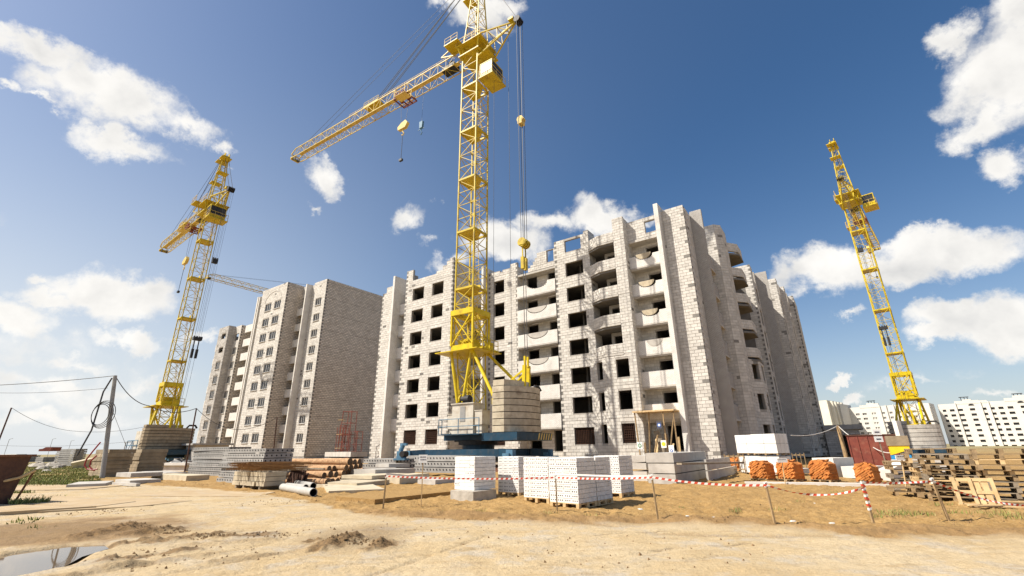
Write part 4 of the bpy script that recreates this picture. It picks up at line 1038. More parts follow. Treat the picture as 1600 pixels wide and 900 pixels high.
    part('pulley_block', 'yellow_faded' if detail else 'black_steel', C, lambda q: ([q.tube([(xr, y, z1p), (xr, y + .1, z1p)], .38 if detail else .28, 14) for y in (-.3, -.05, .2)], q.box(xr - .25, xr + .25, -.34, .34, z1p - .6, z1p)))
    part('pulley_block', 'yellow' if detail else 'black_steel', C, lambda q: ([q.tube([(xr, y, z2p), (xr, y + .12, z2p)], .45 if detail else .3, 14) for y in (-.45, -.15, .15, .4)], q.box(xr - .3, xr + .3, -.5, .5, z2p - .3, z2p + .1),
         [q.bar((xr, y, z2p - .3), (xr, y*1.1, z2p - 2.6), .1) for y in (-.25, .25)], [q.box(xr - .16, xr + .16, y - .13, y + .13, z2p - 2.7, z2p - 1.5) for y in (-.25, .25)]))
    for (dx, dy) in ((2.9, -.2), (4.7, .1)): part('stay_rope', 'cable', C, lambda q: q.tube([(dx, dy, zs + .2), (dx, dy, cwt + .2)], .02, 5))
    for y in (-.25, .25):
        part('stay_rope', 'cable', C, lambda q: q.tube([(.6, y, za + .7), (xt + .1, y, ztip + .4)], .035, 5))
    # jib
    jz = zs - 1.3 if jz is None else jz; hw_, hh = .75, .85
    def jibf(q):
        nb = max(8, int((jib - 1.6) / 1.35)); x0 = -1.5; x1 = -jib
        s0 = [(x0, -hw_, jz), (x0, hw_, jz), (x0, hw_, jz + hh*1.75), (x0, -hw_, jz + hh*1.75)]
        s1 = [(x1 + 1.2, -hw_, jz), (x1 + 1.2, hw_, jz), (x1 + 1.2, hw_, jz + hh*1.75), (x1 + 1.2, -hw_, jz + hh*1.75)]
        lattice(q, s0, s1, nb, .095, .042)
        for i in range(4): q.bar(s1[i], (x1, (-1, 1, 1, -1)[i]*hw_*.9, jz + .15 + (i > 1)*.75), .12)
        q.bar((x1, -hw_*.9, jz + .2), (x1, hw_*.9, jz + .2), .2, .5); q.bar((x1, -hw_*.9, jz + .85), (x1, hw_*.9, jz + .85), .14)
    jo = part('jib', 'jib_yellow', C, jibf)
    part('tip_pulley', 'black_steel', jo, lambda q: [q.tube([(-jib + .5, y, jz + .1), (-jib + .5, y + .1, jz + .1)], .35, 10) for y in (-.4, .3)])
    part('jib_catwalk', 'yellow_faded', jo, lambda q: (q.box(-jib + 2, -2.2, -.62, -.1, jz + .16, jz + .2), rail(q, [(-jib*.62, -.62, jz + 1.5), (-3, -.62, jz + 1.5)], .55, 1.4, .035)))
    part('jib_winch', 'black_steel', jo, lambda q: (q.box(-5.0, -3.0, -.55, .55, jz + .15, jz + .8), q.tube([(-3.6, -.5, jz + .9), (-3.6, .5, jz + .9)], .4, 12)))
    xm = -jib * .47
    part('pendant_box', Y, jo, lambda q: (q.box(xm - 2.2, xm + .8, -.8, .8, jz + 1.55, jz + 1.75), rail(q, [(xm - 2.2, -.75, jz + 1.75), (xm + .8, -.75, jz + 1.75)], .7, .8, .04)))
    hx = hook_x or -jib * .33
    part('trolley', 'red_oxide', C, lambda q: ([q.bar((hx + a, y, jz - .35), (hx + b2, y, jz + .5), .12) for y in (-.95, .95) for a, b2 in ((-1.2, -.6), (-.6, 0), (0, .6), (1.2, .6), (-.6, -1.2), (.6, 0))], [q.bar((hx - 1.25, y, jz - .35), (hx + 1.25, y, jz - .35), .14) for y in (-.95, .95)], [q.bar((hx + x, -.95, jz - .35), (hx + x, .95, jz - .35), .14) for x in (-1.2, -.4, .4, 1.2)], [q.tube([(hx + x, -.2, jz - .2), (hx + x, .2, jz - .2)], .25, 10) for x in (-.7, .7)]))
    def basket(q):
        x0, x1, y0, y1, z0, z1 = hx + .3, hx + 2.1, -2.1, -.95, jz - 1.5, jz - .3
        for p in ((x0, y0), (x1, y0), (x1, y1), (x0, y1)): q.bar((*p, z0), (*p, z1), .07)
        for z in (z0, (z0 + z1)/2, z1):
            for p, r_ in (((x0, y0), (x1, y0)), ((x1, y0), (x1, y1)), ((x1, y1), (x0, y1)), ((x0, y1), (x0, y0))): q.bar((*p, z), (*r_, z), .05)
        q.box(x0, x1, y0, y1, z0 - .04, z0)
    part('basket', 'yellow_faded', C, basket)
    zh = jz - 4.6 if detail else jz - 6
    for s in (-.8, .8): part('hoist_rope', 'cable', C, lambda q: q.tube([(hx + s, 0, jz - .3), (hx + s*.5, 0, zh + .5)], .02, 4))
    def hk(q):
        q.prism([(hx - .75, zh - .5), (hx + .55, zh - .5), (hx + .95, zh + .15), (hx + .55, zh + .65), (hx - .2, zh + .45), (hx - .85, zh + .0)], 'y', -.22, .22)
        q.tube([(hx, 0, zh - .5), (hx, 0, zh - .9), (hx + .25, 0, zh - 1.2), (hx + .1, 0, zh - 1.5), (hx - .15, 0, zh - 1.35)], .08, 8)
    o = part('hook_block', 'yellow_faded', C, hk); fix(o.data)
    part('sling', 'cable', C, lambda q: (q.tube([(hx + .05, 0, zh - 1.4), (hx + .1, 0, zh - 5.2)], .035, 5), q.box(hx - .15, hx + .35, -.15, .15, zh - 5.5, zh - 5.2)))
    for y in (-.3, .3):
        for xe, rr in ((xm - 1.0, .04), (xm - .2, .04)):
            part('pendant_rope', 'cable', C, lambda q: q.tube([(0, y, za + .6), (xe, y, jz + 1.8)], rr if detail else rr*.6, 5))
        part('pendant_rope', 'cable', C, lambda q: q.tube([(0, y, za + .6), (-jib + 1.6, y, jz + 1.5)], .025, 5))
    return C
cc = Vector((-4.1, 43.1, 0))
c1 = crane('tallest yellow tower crane standing in the centre on a blue base with cream ballast slabs', cc, R(-33), 10.3, 14.1, 48.0, 60.6, 37.5, 7.05, 8, hook_x=-12.0)
hx2 = -8.6
part('hook_block', 'blue_faded', c1, lambda q: (q.prism([(hx2 - .22, 40.2), (hx2 + .22, 40.2), (hx2 + .28, 41.2), (hx2 - .28, 41.2)], 'y', -.15, .15), q.tube([(hx2, 0, 40.2), (hx2, 0, 39.8), (hx2 + .2, 0, 39.5), (hx2, 0, 39.2), (hx2 - .14, 0, 39.4)], .06, 6), q.bar((hx2 - .55, 0, 40.1), (hx2 + .55, 0, 40.1), .06)))
part('hoist_rope', 'cable', c1, lambda q: q.tube([(hx2, 0, 46.6), (hx2, 0, 41.1)], .012, 4))
crane('yellow tower crane at the left with brown ballast slabs behind the cable pole', (-47.55, 64.0, 0), R(-38.3), 7.6, 10.5, 38.55, 47.3, 22.9, 5.05, 8, detail=False, Y='yellow', zd=1.7, cwm='concrete_brown', wl=.11, wb=.046, hm=.86, X0=2.9)
crane('yellow tower crane at the right with grey ballast slabs behind the stacked pallets', (59.1, 70.0, 0), R(-134.3), 7.9, 11.6, 42.6, 53.2, 28.5, 4.7, 7, detail=False, Y='yellow_bright', base=False, zd=.55, cwm='concrete', wl=.125, wb=.05, hm=1.0, X0=3.9, cab_rot=R(90))
crane('distant tower crane of which only the jib shows behind the brownish apartment block', (-58.5, 155.0, 0), R(57), 10.3, 14.1, 48.0, 56.0, 46.0, 7.0, 8, detail=False)

# ---------------------------------------------------------------- the yard: slabs, blocks, bricks, timber
UL = Vector((math.sin(R(-55)), math.cos(R(-55)), 0)); VR = Vector((UL.y, -UL.x, 0))   # the site's two building directions: left-back and right-back
def frame(ang):                                        # unit vectors turned by ang degrees from the site directions
    a = R(-55 + ang); u = Vector((math.sin(a), math.cos(a), 0)); return u, Vector((u.y, -u.x, 0))
def corner_dims(pc, xl, xr, ang=0.0):
    """near corner on the ground and the two side lengths of a box whose faces end at pixel columns xl and xr"""
    c = gp(*pc); u, v = frame(ang)
    def ext(px, d):
        k = ray(px, 705); s = k.x / k.y
        return (s * c.y - c.x) / (d.x - s * d.y)
    return c, ext(xl, u), ext(xr, v), u, v
def slab_mesh(L_, W_, h, kind, name='slab'):
    """x runs right-back (width W_), y left-back is -x... built from the near corner: x along v, y along u"""
    q = MB(); q.box(0, W_, 0, L_, 0, h)
    if kind == 'hollow':
        # keyed long side (x = 0) and round voids in the end (y = 0)
        n = int(L_ / .28)
        for i in range(n):
            y = (i + .5) * L_ / n
            q.quadbox(((-.004, y - .05, h*.42), (.02, y - .05, h*.42), (.02, y + .05, h*.42), (-.004, y + .05, h*.42), (-.004, y - .01, h*.78), (.02, y - .01, h*.78), (.02, y + .09, h*.78), (-.004, y + .09, h*.78)), 1)
        k = 6
        for i in range(k):
            x = (i + .5) * W_ / k; q.tube([(x, -.004, h*.5), (x, .02, h*.5)], h*.21, 8, 1)
    return q.mesh(name, [None_mat, 'hollow'] if kind == 'hollow' else [None_mat])
None_mat = 'concrete_grey'
def place_stack(pc, xl, xr, ang, n, h, mat, kind, what, stackname, group, z0=0.0, gap=.05, maxL=None, maxW=None, jit=.05, shift=0.0, cat='concrete slab', bearers=True):
    global None_mat
    None_mat = mat
    c, L_, W_, u, v = corner_dims(pc, xl, xr, ang)
    if maxL: L_ = maxL
    if maxW: W_ = maxW
    me_ = slab_mesh(L_, W_, h, kind)
    rot = math.atan2(v.y, v.x)
    for i in range(n):
        z = z0 + i * (h + gap)
        d = v * random.uniform(-jit, jit) + u * random.uniform(-jit, jit) - v * shift * i
        lab = f'{nth(i, n)} {what} of the {stackname}' if n > 1 else f'{what} {stackname}'
        o = link('concrete_slab', me_, loc=(c.x + d.x, c.y + d.y, z), rot=(0, random.uniform(-.004, .004), rot + random.uniform(-.012, .012)))
        tag(o, lab, cat, group)
        if i and bearers:
            pass
    if bearers:
        q = MB()
        for i in range(1, n):
            z = z0 + i * (h + gap)
            for f in (.12, .85): q.box(.06, W_ - .06, L_*f - .05, L_*f + .05, z - gap - .004, z + .004)
        if n > 1:
            o = q.build('wood_spacers', 'wood_grey', kind='stuff'); o.location = (c.x, c.y, 0); o.rotation_euler = (0, 0, rot)
            o['label'] = f'thin wood spacers between the slabs of the {stackname}'; o['category'] = 'wood'
    return c, L_, W_, u, v
GS = 'concrete slabs stacked in the yard'
# weathered brown stacks at the left
place_stack((156,746), 147, 209, 0, 7, .26, 'concrete_brown', 'plain', 'weathered brown slab', 'leaning stack beside the cable pole', GS, gap=.015, jit=.06, shift=-.02)
place_stack((212,742), 205, 262, 0, 7, .26, 'concrete_brown', 'plain', 'weathered brown slab', 'stack under the left crane', GS, gap=.015, jit=.05)
# grey hollow core stacks
place_stack((350,744), 302, 392, 0, 7, .24, 'concrete_grey', 'hollow', 'grey hollow core slab', 'tall stack left of the rebar', GS, jit=.05)
place_stack((405,757), 348, 458, 0, 7, .22, 'concrete_grey', 'hollow', 'grey hollow core slab', 'tall stack behind the rebar', GS, gap=.04, jit=.04)
place_stack((517,737), 458, 545, 0, 2, .28, 'concrete_grey', 'hollow', 'grey hollow core slab', 'long low stack behind the logs', GS, z0=.35, jit=.03)
place_stack((546,733), 508, 575, 12, 2, .45, 'concrete', 'plain', 'pale beam slab', 'stack in front of the red scaffold', GS, z0=.5, gap=.12, jit=.08)
place_stack((617,742), 569, 650, 0, 2, .30, 'concrete_grey', 'hollow', 'grey hollow core slab', 'low stack right of the logs', GS, z0=.38, jit=.05)
place_stack((722,745), 648, 745, 0, 3, .30, 'concrete_grey', 'hollow', 'grey hollow core slab', 'stack behind the left white brick pack', GS, z0=.2, jit=.05)
place_stack((700,738), 680, 790, 0, 2, .28, 'concrete_grey', 'plain', 'grey slab', 'stack under the blue crane base', GS, z0=.55, jit=.05, maxL=6)
# loose pale slabs lying in front of the brown stacks
for i, (pc, xl, xr, a, h, z0, what) in enumerate((((202,757), 192, 262, 0, .2, .0, 'flat pale slab lying in front of the brown stacks'), ((202,752), 191, 262, -2, .24, .22, 'pale slab lying on the flat slab before the brown stacks'),
        ((258,745), 218, 300, 4, .26, .0, 'pale slab with dark voids lying behind the others'), ((290,752), 246, 335, 0, .30, .0, 'long white beam lying before the grey hollow slabs'),
        ((212,760), 188, 232, -6, .14, .0, 'thin slab at the road edge left of the white beams'), ((122,757), 119, 190, 22, .14, .0, 'long thin kerb beam at the edge of the grass'))):
    None_mat = 'concrete_cream' if i in (3,) else 'concrete'
    c, L_, W_, u, v = corner_dims(pc, xl, xr, a)
    o = link('concrete_slab', slab_mesh(min(L_, 6), min(W_, 7), h, 'plain'), loc=(c.x, c.y, z0), rot=(0, 0, math.atan2(v.y, v.x))); tag(o, what, 'concrete slab', 'loose concrete slabs on the ground')
# lintel beams stacked beside the pipes: three tiers of cream beams
c, L_, W_, u, v = corner_dims((411,766), 372, 452)
rot = math.atan2(v.y, v.x); nb_ = 4; bw_ = L_ / nb_
None_mat = 'concrete_cream'; bm_ = slab_mesh(bw_ - .03, W_, .18, 'plain')
for tier in range(3):
    for k in range(nb_):
        p = c + u * (bw_ * k + random.uniform(0, .015)) - v * random.uniform(-.05, .08)
        o = link('lintel_beam', bm_, loc=(p.x, p.y, .15 + tier * .2), rot=(0, 0, rot))
        tag(o, f'{("lowest", "middle", "top")[tier]} tier cream lintel beam, {("first", "second", "third", "fourth")[k]} from the pipes, below the rebar', 'beam', 'cream lintel beams stacked below the rebar')
for k in range(4):
    p = c + u * (L_ * (k + .5) / 4)
    q = MB(); q.tube([(0, 0, .07), (W_, 0, .07)], .075, 8); o = q.build('round_bearer', 'wood_grey'); o.location = (p.x, p.y, 0); o.rotation_euler = (0, 0, rot)
    tag(o, f'round wood bearer under the cream lintel beams, {("first", "second", "third", "fourth")[k]} from the pipes', 'wood', 'round bearers under the cream beams')
# reinforcing bars lying over the beams
rb = thing('rebar_bundle', 'bundle of thin rusty reinforcing bars lying over the cream beams', 'rebar', (c.x, c.y, 0), rot)
for k in range(110):
    y = random.uniform(.0, L_ * .95); z = .82 + random.uniform(0, .36); dx = random.uniform(-.3, .2)
    q = MB(); q.tube([(dx - .3, y, z), (W_*.5, y + random.uniform(-.1, .1), z - .03), (W_ + 1.3 + dx, y + random.uniform(-.3, .3), z - random.uniform(.02, .12))], .011 + random.random()*.006, 4)
    q.build('bar', 'rebar', rb)
for k in range(4):
    q = MB(); q.box(.2 + k*.9, .3 + k*.9, .05, L_ - .1, .735, .80); q.build('bearer', 'wood_grey', rb)
# logs
def log_at(p_end, length, r, ang, z, lab):
    """round log whose cut end faces right-front"""
    d = Vector((math.sin(R(ang)), math.cos(R(ang)), 0)); n = 12
    q = MB(); pts = [Vector((0, 0, 0)) + d * (length * t / 4) + Vector((0, 0, random.uniform(-.01, .01))) for t in range(5)]
    q.tube(pts, r, n, 0, cap=False, r2=r*.86)
    o = q.build('log', 'bark', smooth=True); o.location = (p_end.x, p_end.y, z)
    e = MB(); e.tube([Vector((0, 0, 0)) - d*.006, d*.02], r*.97, n); e.tube([d*(length - .02), d*(length + .006)], r*.84, n); e.build('cut_end', 'log_end', o)
    tag(o, lab, 'log', 'pile of debarked logs')
k = 0
front = [((511,760), .17, 5.0, 0), ((519,758), .16, 4.8, 0), ((527,757), .15, 4.9, 0), ((505,757), .15, 4.7, .27), ((515,756), .17, 5.0, .29), ((524,755), .15, 4.6, .28), ((512,754), .15, 5.2, .55), ((520,752), .14, 4.8, .55)]
for (pc, r, ln, z) in front:
    p = gp(*pc); log_at(p, ln, r, -62 + random.uniform(-2, 2), z + r, ('bottom', 'middle', 'top')[int(z / .26)] + f' row log of the front pile before the dark ends, {("first", "second", "third", "fourth", "fifth", "sixth", "seventh", "eighth")[k]} counted from the pipes'); k += 1
back = []
for row, (n, x0) in enumerate(((5, 534), (5, 536), (4, 539), (3, 544))):
    for i in range(n): back.append((x0 + i*7.6, 752 - i*1.5, .16 + random.uniform(-.02, .03), 5.8, row*.28, row, i))
for x, y, r, ln, z, row, i in back:
    p = gp(x, y); log_at(p, ln, r, -60 + random.uniform(-2.5, 2.5), z + r, f'{("bottom", "second", "third", "top")[row]} row log of the back pile, {("first", "second", "third", "fourth", "fifth")[i]} from the left')
# pipes
def pipe(pa, pb, r, lab, z=0):
    a, b2 = gp(*pa), gp(*pb); a.z = b2.z = r + z; d = (b2 - a)
    q = MB(); n = 20; ri = r*.86; ax = d.normalized(); u = ax.cross(Vector((0, 0, 1))); w = u.cross(ax)
    for e, rr in ((0, r), (1, r), (1, ri), (0, ri)):
        for j in range(n): t_ = 2*math.pi*j/n; q.v.append(tuple(d*e + u*(rr*math.cos(t_)) + w*(rr*math.sin(t_))))
    for s_ in range(4):
        for j in range(n): j2 = (j+1) % n; s2 = (s_+1) % 4; q.f.append((s_*n+j, s_*n+j2, s2*n+j2, s2*n+j)); q.m.append(1 if s_ == 2 else 0)
    o = q.build('pipe', ['pipe', 'hollow'], smooth=False); fix(o.data); o.location = a
    tag(o, lab, 'pipe', 'grey asbestos pipes on the sand')
pipe((441,767), (489,776.5), .15, 'long pale grey pipe lying nearest the road')
pipe((447,764), (477,767), .13, 'middle pale grey pipe lying behind the long one')
pipe((463,760), (489,764.5), .14, 'rear pale grey pipe lying nearest the logs')
p = gp(457, 760); o = MB(); o.box(-.5, .5, -.04, .04, 0, .75); o.box(-.5, .5, .18, .24, 0, .7); ob = o.build('dark_board', 'rust_dark'); ob.location = (p.x, p.y, 0); ob.rotation_euler = (-.35, 0, R(-25)); tag(ob, 'dark brown board leaning at the left end of the front logs', 'board')
# pale slabs and beams between the logs and the tape
for i, (pc, xl, xr, a, h, z0, ml, mw, lab) in enumerate((((557,762), 512, 612, -6, .20, .0, 2.0, None, 'long cream beam lying nearest the logs'), ((580,757), 533, 640, -8, .16, .24, 2.1, None, 'cream plank slab lying across the lower beams'),
        ((624,757), 606, 672, 0, .42, .0, None, None, 'thick cream block under the tape'), ((585,752), 566, 650, 0, .34, .30, 2.2, None, 'pale beam lying behind the first tape post'),
        ((680,757), 655, 720, 0, .22, .0, None, None, 'grey slab half buried by the sand behind the sign'), ((606,747), 590, 640, 5, .2, .64, 1.4, 1.6, 'short broken slab on top of the beams'),
        ((513,772), 502, 540, 30, .12, .0, None, 2.2, 'cream timber lying on the sand beside the pipes'), ((508,763), 500, 518, 10, .16, .0, None, None, 'small cream concrete block near the pipes'))):
    None_mat = 'concrete_cream' if i in (0, 1, 2, 6, 7) else 'concrete'
    c, L_, W_, u, v = corner_dims(pc, xl, xr, a)
    o = link('concrete_beam', slab_mesh(ml or L_, min(mw or W_, 6), h, 'plain'), loc=(c.x, c.y, z0 + gz(c.x, c.y)*.5 - .02), rot=(0, random.uniform(-.02, .02), math.atan2(v.y, v.x))); tag(o, lab, 'concrete beam', 'pale beams lying before the grey stacks')
# kerb-like road slab in the sand
a, b2 = gp(585, 787), gp(706, 773)
d = (b2 - a); q = MB(); q.box(0, d.length, 0, 2.2, -.1, .12); o = q.build('road_slab', 'ground'); o.location = (a.x, a.y, 0); o.rotation_euler = (0, 0, math.atan2(d.y, d.x)); tag(o, 'long sand covered road slab ending at the white brick packs', 'road slab', 'concrete road slabs')
for i, (pts, h) in enumerate(((((-60,786), (150,793), (212,785), (40,772)), .035), (((60,800), (215,792), (300,783), (190,779)), .02), (((-40,768), (130,765), (200,758), (40,758)), .02), (((150,775), (400,776), (430,769), (230,765)), .012), (((-120,812), (70,799), (150,794), (-60,790)), .06))):
    P3 = [gp(*p) for p in pts]; q = MB(); q.prism([(p.x, p.y) for p in P3], 'z', -.2, h); o = q.build('road_slab', 'slab_sandy'); fix(o.data)
    tag(o, ('cracked pale road slab beside the rusty bin', 'pale road slab between the bin and the puddle', 'pale road slab at the edge of the grass', 'pale road slab before the lying beams', 'pale slab edge above the brown earth at the left frame edge')[i], 'road slab', 'concrete road slabs')

# white perforated bricks on pallets
def brick_mesh():
    q = MB(); q.box(0, .241, 0, .08, 0, .111)
    for x in (.055, .123, .191): q.tube([(x, -.0015, .058), (x, .01, .058)], .021, 8, 1)
    return q.mesh('brick', ['brick_white', 'brick_hole'])
BR = brick_mesh(); 
q = MB(); q.box(0, .241, 0, .08, 0, .111); BRP = q.mesh('brick', 'brick_white')
def pallet_parts(root, w=1.2, d=.8, h=.144, mat='wood_old', z=0.0, nt=5):
    for i in range(nt):
        q = MB(); y = (d - .12) * i / (nt - 1); q.box(0, w, y, y + .12, z + h - .022, z + h); q.build('board', mat, root)
    for i in range(3):
        x = (w - .1) * i / 2
        q = MB(); q.box(x, x + .1, 0, d, z + h - .044, z + h - .022); q.build('stringer', mat, root)
        for j in range(3):
            y = (d - .12) * j / 2; q = MB(); q.box(x, x + .1, y, y + .12, z + .022, z + h - .044); q.build('block', mat, root)
        q = MB(); q.box(x, x + .1, 0, d, z, z + .022); q.build('bottom_board', mat, root)
def brick_pack(pc, xl, ang, lab, z0=0.0, pallet=True, rows=10, depth=12, cols=4, plain=0.0, at_=None):
    c = gp(*pc) if at_ is None else at_.copy(); u, v = frame(ang); c.z = 0
    # local x runs from the left end of the holed face to the near corner, local y runs right-back
    org = c + u * (cols * .25)
    rt = thing('brick_pack', lab, 'brick pack', (org.x, org.y, z0), math.atan2(-u.y, -u.x), 'white brick packs behind the tape')
    zz = .144 if pallet else 0.0
    if pallet:
        pr = thing('pallet', lab.replace('pack of white perforated bricks', 'wooden pallet under the pack of white bricks'), 'pallet', (org.x, org.y, z0), math.atan2(-u.y, -u.x), 'pallets under the white brick packs')
        pallet_parts(pr, cols*.25, depth*.088, .144, 'wood_new')
    for r in range(rows):
        sh = random.uniform(-.006, .006)
        for k in range(cols):
            full = random.random() > plain
            link('brick', BR if full else BRP, rt, loc=(k*.25 + .002 + sh, random.uniform(-.006, .004), zz + r*.12))
        for j in range(1, depth):
            link('brick', BRP, rt, loc=((cols-1)*.25 + .002 + random.uniform(-.005, .005), j*.088, zz + r*.12))
    for k in range(cols - 1):
        for j in range(1, depth): link('brick', BRP, rt, loc=(k*.25, j*.088, zz + (rows-1)*.12 + random.uniform(-.004, .004)))
    q = MB(); q.box(.01, (cols-1)*.25 - .004, .095, depth*.088 - .01, zz + .005, zz + (rows-1)*.12 - .004); q.build('inner_bricks', 'brick_white', rt, kind='stuff')
    return rt
brick_pack((905,796), 857, 6, 'nearest pack of white perforated bricks, right behind the tape post', rows=10, depth=11)
brick_pack((858,787), 824, 6, 'pack of white perforated bricks half hidden left of the nearest one', rows=10, depth=10)
brick_pack((811,777), 771, 6, 'pack of white perforated bricks second from the left', rows=10, depth=10)
brick_pack((741,781), 706, 6, 'leftmost pack of white perforated bricks, standing on a concrete block', z0=.29, pallet=False, rows=9, plain=.85)
brick_pack((972,778), 930, 6, 'pack of white perforated bricks farthest right behind the nearest one', rows=10, depth=11)
u6, v6 = frame(6)
brick_pack((0, 0), 0, 6, 'pack of white perforated bricks directly behind the nearest one', rows=10, depth=10, at_=gp(905, 796) + v6 * 1.02)
c, L_, W_, u, v = corner_dims((741,783), 703, 774, 6)
q = MB(); q.box(-.06, 1.06, -.06, 1.05, -.05, .285); o = q.build('concrete_block', 'rubble'); o.location = (c + u * 1.05); o.rotation_euler = (0, 0, math.atan2(-u.y, -u.x)); tag(o, 'rough stained concrete block carrying the leftmost white brick pack', 'concrete block')

# heavy foundation blocks before the entrance
fb_specs = [((1057,757), 1008, 1105, 0, .42, .0, 'long foundation block at the bottom of the pile before the entrance'), ((1057,757), 1010, 1106, 0, .42, .46, 'foundation block in the middle of the pile before the entrance'),
            ((1057,757), 1008, 1104, 0, .42, .92, 'foundation block on top of the pile before the entrance'), ((1012,752), 984, 1030, 0, .30, .55, 'pale thin block left of the foundation pile'),
            ((1012,752), 984, 1030, 0, .28, .92, 'pale top block left of the foundation pile'), ((1012,752), 984, 1030, 0, .45, .0, 'pale bottom block left of the foundation pile'),
            ((1108,752), 1098, 1150, 0, .45, .0, 'dark foundation block in the shade right of the pile'), ((1108,752), 1098, 1136, 0, .5, .50, 'upper dark foundation block in the shade right of the pile')]
for pc, xl, xr, a, h, z0, lab in fb_specs:
    c, L_, W_, u, v = corner_dims(pc, xl, xr, a)
    q = MB(); q.box(0, W_, 0, L_, 0, h); q.box(W_*.3, W_*.34, L_*.3, L_*.34, h, h + .06); ob = q.build('foundation_block', 'concrete'); ob.location = (c.x, c.y, z0); ob.rotation_euler = (0, 0, math.atan2(v.y, v.x) + random.uniform(-.02, .02)); tag(ob, lab, 'concrete block', 'foundation blocks before the entrance')
a, b2 = gp(1060, 757), gp(1137, 752); q = MB(); q.box(0, (b2 - a).length + 1, -.2, .1, .84, .92); o = q.build('plank', 'wood_grey'); o.location = a - Vector((0, .3, 0)); o.rotation_euler = (0, .01, math.atan2(b2.y - a.y, b2.x - a.x)); tag(o, 'long grey plank lying along the foundation blocks', 'plank')

# entrance canopy of rough timber, boards and notices in the ground floor bay
def mb_pt(x, y, z): 
    q = Vector((x, y, 0)); q.rotate(Matrix.Rotation(RB, 3, 'Z')); return Vector((A0.x + q.x, A0.y + q.y, z))
cn = thing('entrance_canopy', 'rough timber canopy on thin posts over the ground floor entrance', 'canopy', A0, RB)
q = MB(); q.box(6.6, 10.3, -2.2, .3, 4.55, 4.68); q.build('roof_boards', 'wood_new', cn)
for p, r_ in (((6.9, -2.0, .9), (6.75, -2.0, 4.55)), ((7.5, -1.2, .9), (8.0, -1.8, 4.55)), ((9.3, -2.0, .9), (9.3, -2.0, 4.55)), ((10.2, -2.0, .9), (10.2, -2.0, 4.55)), ((9.5, -1.9, 1.2), (10.1, -1.9, 3.9)), ((7.7, -1.9, .9), (7.9, -1.9, 3.0)), ((8.0, -1.6, .9), (8.6, -1.9, 2.6))):
    q = MB(); q.bar(p, r_, .1); q.build('post', 'wood_old', cn)
for i, (x, y, w, h, mat, rx) in enumerate(((8.65, -.9, .55, 2.2, 'wood_grey', -.12), (9.0, -.5, .3, 1.9, 'wood_old', -.2), (8.2, -1.4, .2, 1.5, 'wood_new', -.3), (9.9, -.6, .25, 1.6, 'wood_new', .1), (7.2, -1.5, .18, 1.2, 'wood_old', .3), (9.55, -2.1, .2, 1.1, 'wood_new', -.25))):
    q = MB(); q.box(-w/2, w/2, -.03, .03, 0, h); o = q.build('board', mat); o.location = mb_pt(x, y, .86); o.rotation_euler = (rx, .1*(i - 2.5), RB); tag(o, ('wide grey board leaning inside the entrance', 'old board leaning beside the wide grey board', 'fresh board leaning left of the wide board', 'narrow fresh board leaning by the fin', 'short old board leaning by the left post', 'short fresh board leaning by the yellow notice')[i], 'board', 'boards leaning in the entrance')
q = MB(); q.box(6.5, 11.2, -3.2, .6, .3, .86); o = q.build('entrance_step', 'concrete'); o.location = A0; o.rotation_euler = (0, 0, RB); tag(o, 'concrete landing in front of the ground floor entrance', 'step')
for i, (x, z, kind) in enumerate(((7.05, 1.75, 'sign_green'), (9.15, 1.85, 'sign_yellow'), (9.75, 1.45, 'sign_white'), (8.95, 3.4, 'sign_blue'))):
    q = MB(); q.box(-.22, .22, 0, .03, -.3, .3); 
    rt = q.build('notice', 'sign_white' if i != 3 else 'sign_ink'); rt.location = mb_pt(x, -2.3, z); rt.rotation_euler = (0, 0, RB)
    tag(rt, ('white notice with a green ring on the left post', 'yellow notice on the middle post of the entrance', 'white notice with a blue disc leaning at the entrance', 'dark notice with a blue disc under the canopy')[i], 'sign', 'notices at the entrance')
    q = MB(); q.tube([(0, -.012, .0 if i != 2 else -.14), (0, .0, .0 if i != 2 else -.14)], .17 if i != 2 else .12, 16); q.build('disc', ('sign_green', 'sign_yellow', 'sign_blue', 'sign_blue')[i], rt)
    q = MB(); q.tube([(0, -.02, .0 if i != 2 else -.14), (0, -.012, .0 if i != 2 else -.14)], .1 if i != 2 else .06, 16); q.build('disc_centre', 'sign_white' if i != 1 else 'sign_yellow', rt)

# packs of white aerated blocks, two columns of two tiers
for col_, (pc, xl) in enumerate((((1192,742), 1163), ((1222,745), 1192))):
    c = gp(*pc); u, v = frame(24); w_, d_ = 1.45, 1.2
    for tier, (z0, nh, tall) in enumerate(((.1, 2, .47), (1.2, 2, .53))):
        rt = thing('block_pack', f'{("lower", "upper")[tier]} pack of white aerated blocks in the {("left", "right")[col_]} column behind the orange bricks', 'block pack', (c.x + u.x*w_*.98, c.y + u.y*w_*.98, z0), math.atan2(-u.y, -u.x), 'packs of white aerated blocks')
        for zz in range(nh):
            for xx in range(2):
                for yy in range(3):
                    q = MB(); q.box(xx*w_/2 + .010, (xx+1)*w_/2 - .010, yy*d_/3 + .010, (yy+1)*d_/3 - .010, zz*tall + .009, (zz+1)*tall - .009); q.build('block', 'aerated', rt)
        pr = thing('pallet', f'pallet under the {("lower", "upper")[tier]} {("left", "right")[col_]} pack of white aerated blocks', 'pallet', (c.x + u.x*w_*.98, c.y + u.y*w_*.98, z0 - .1), math.atan2(-u.y, -u.x), 'pallets under the aerated blocks')
        pallet_parts(pr, w_, d_, .1, 'wood_old', nt=4)
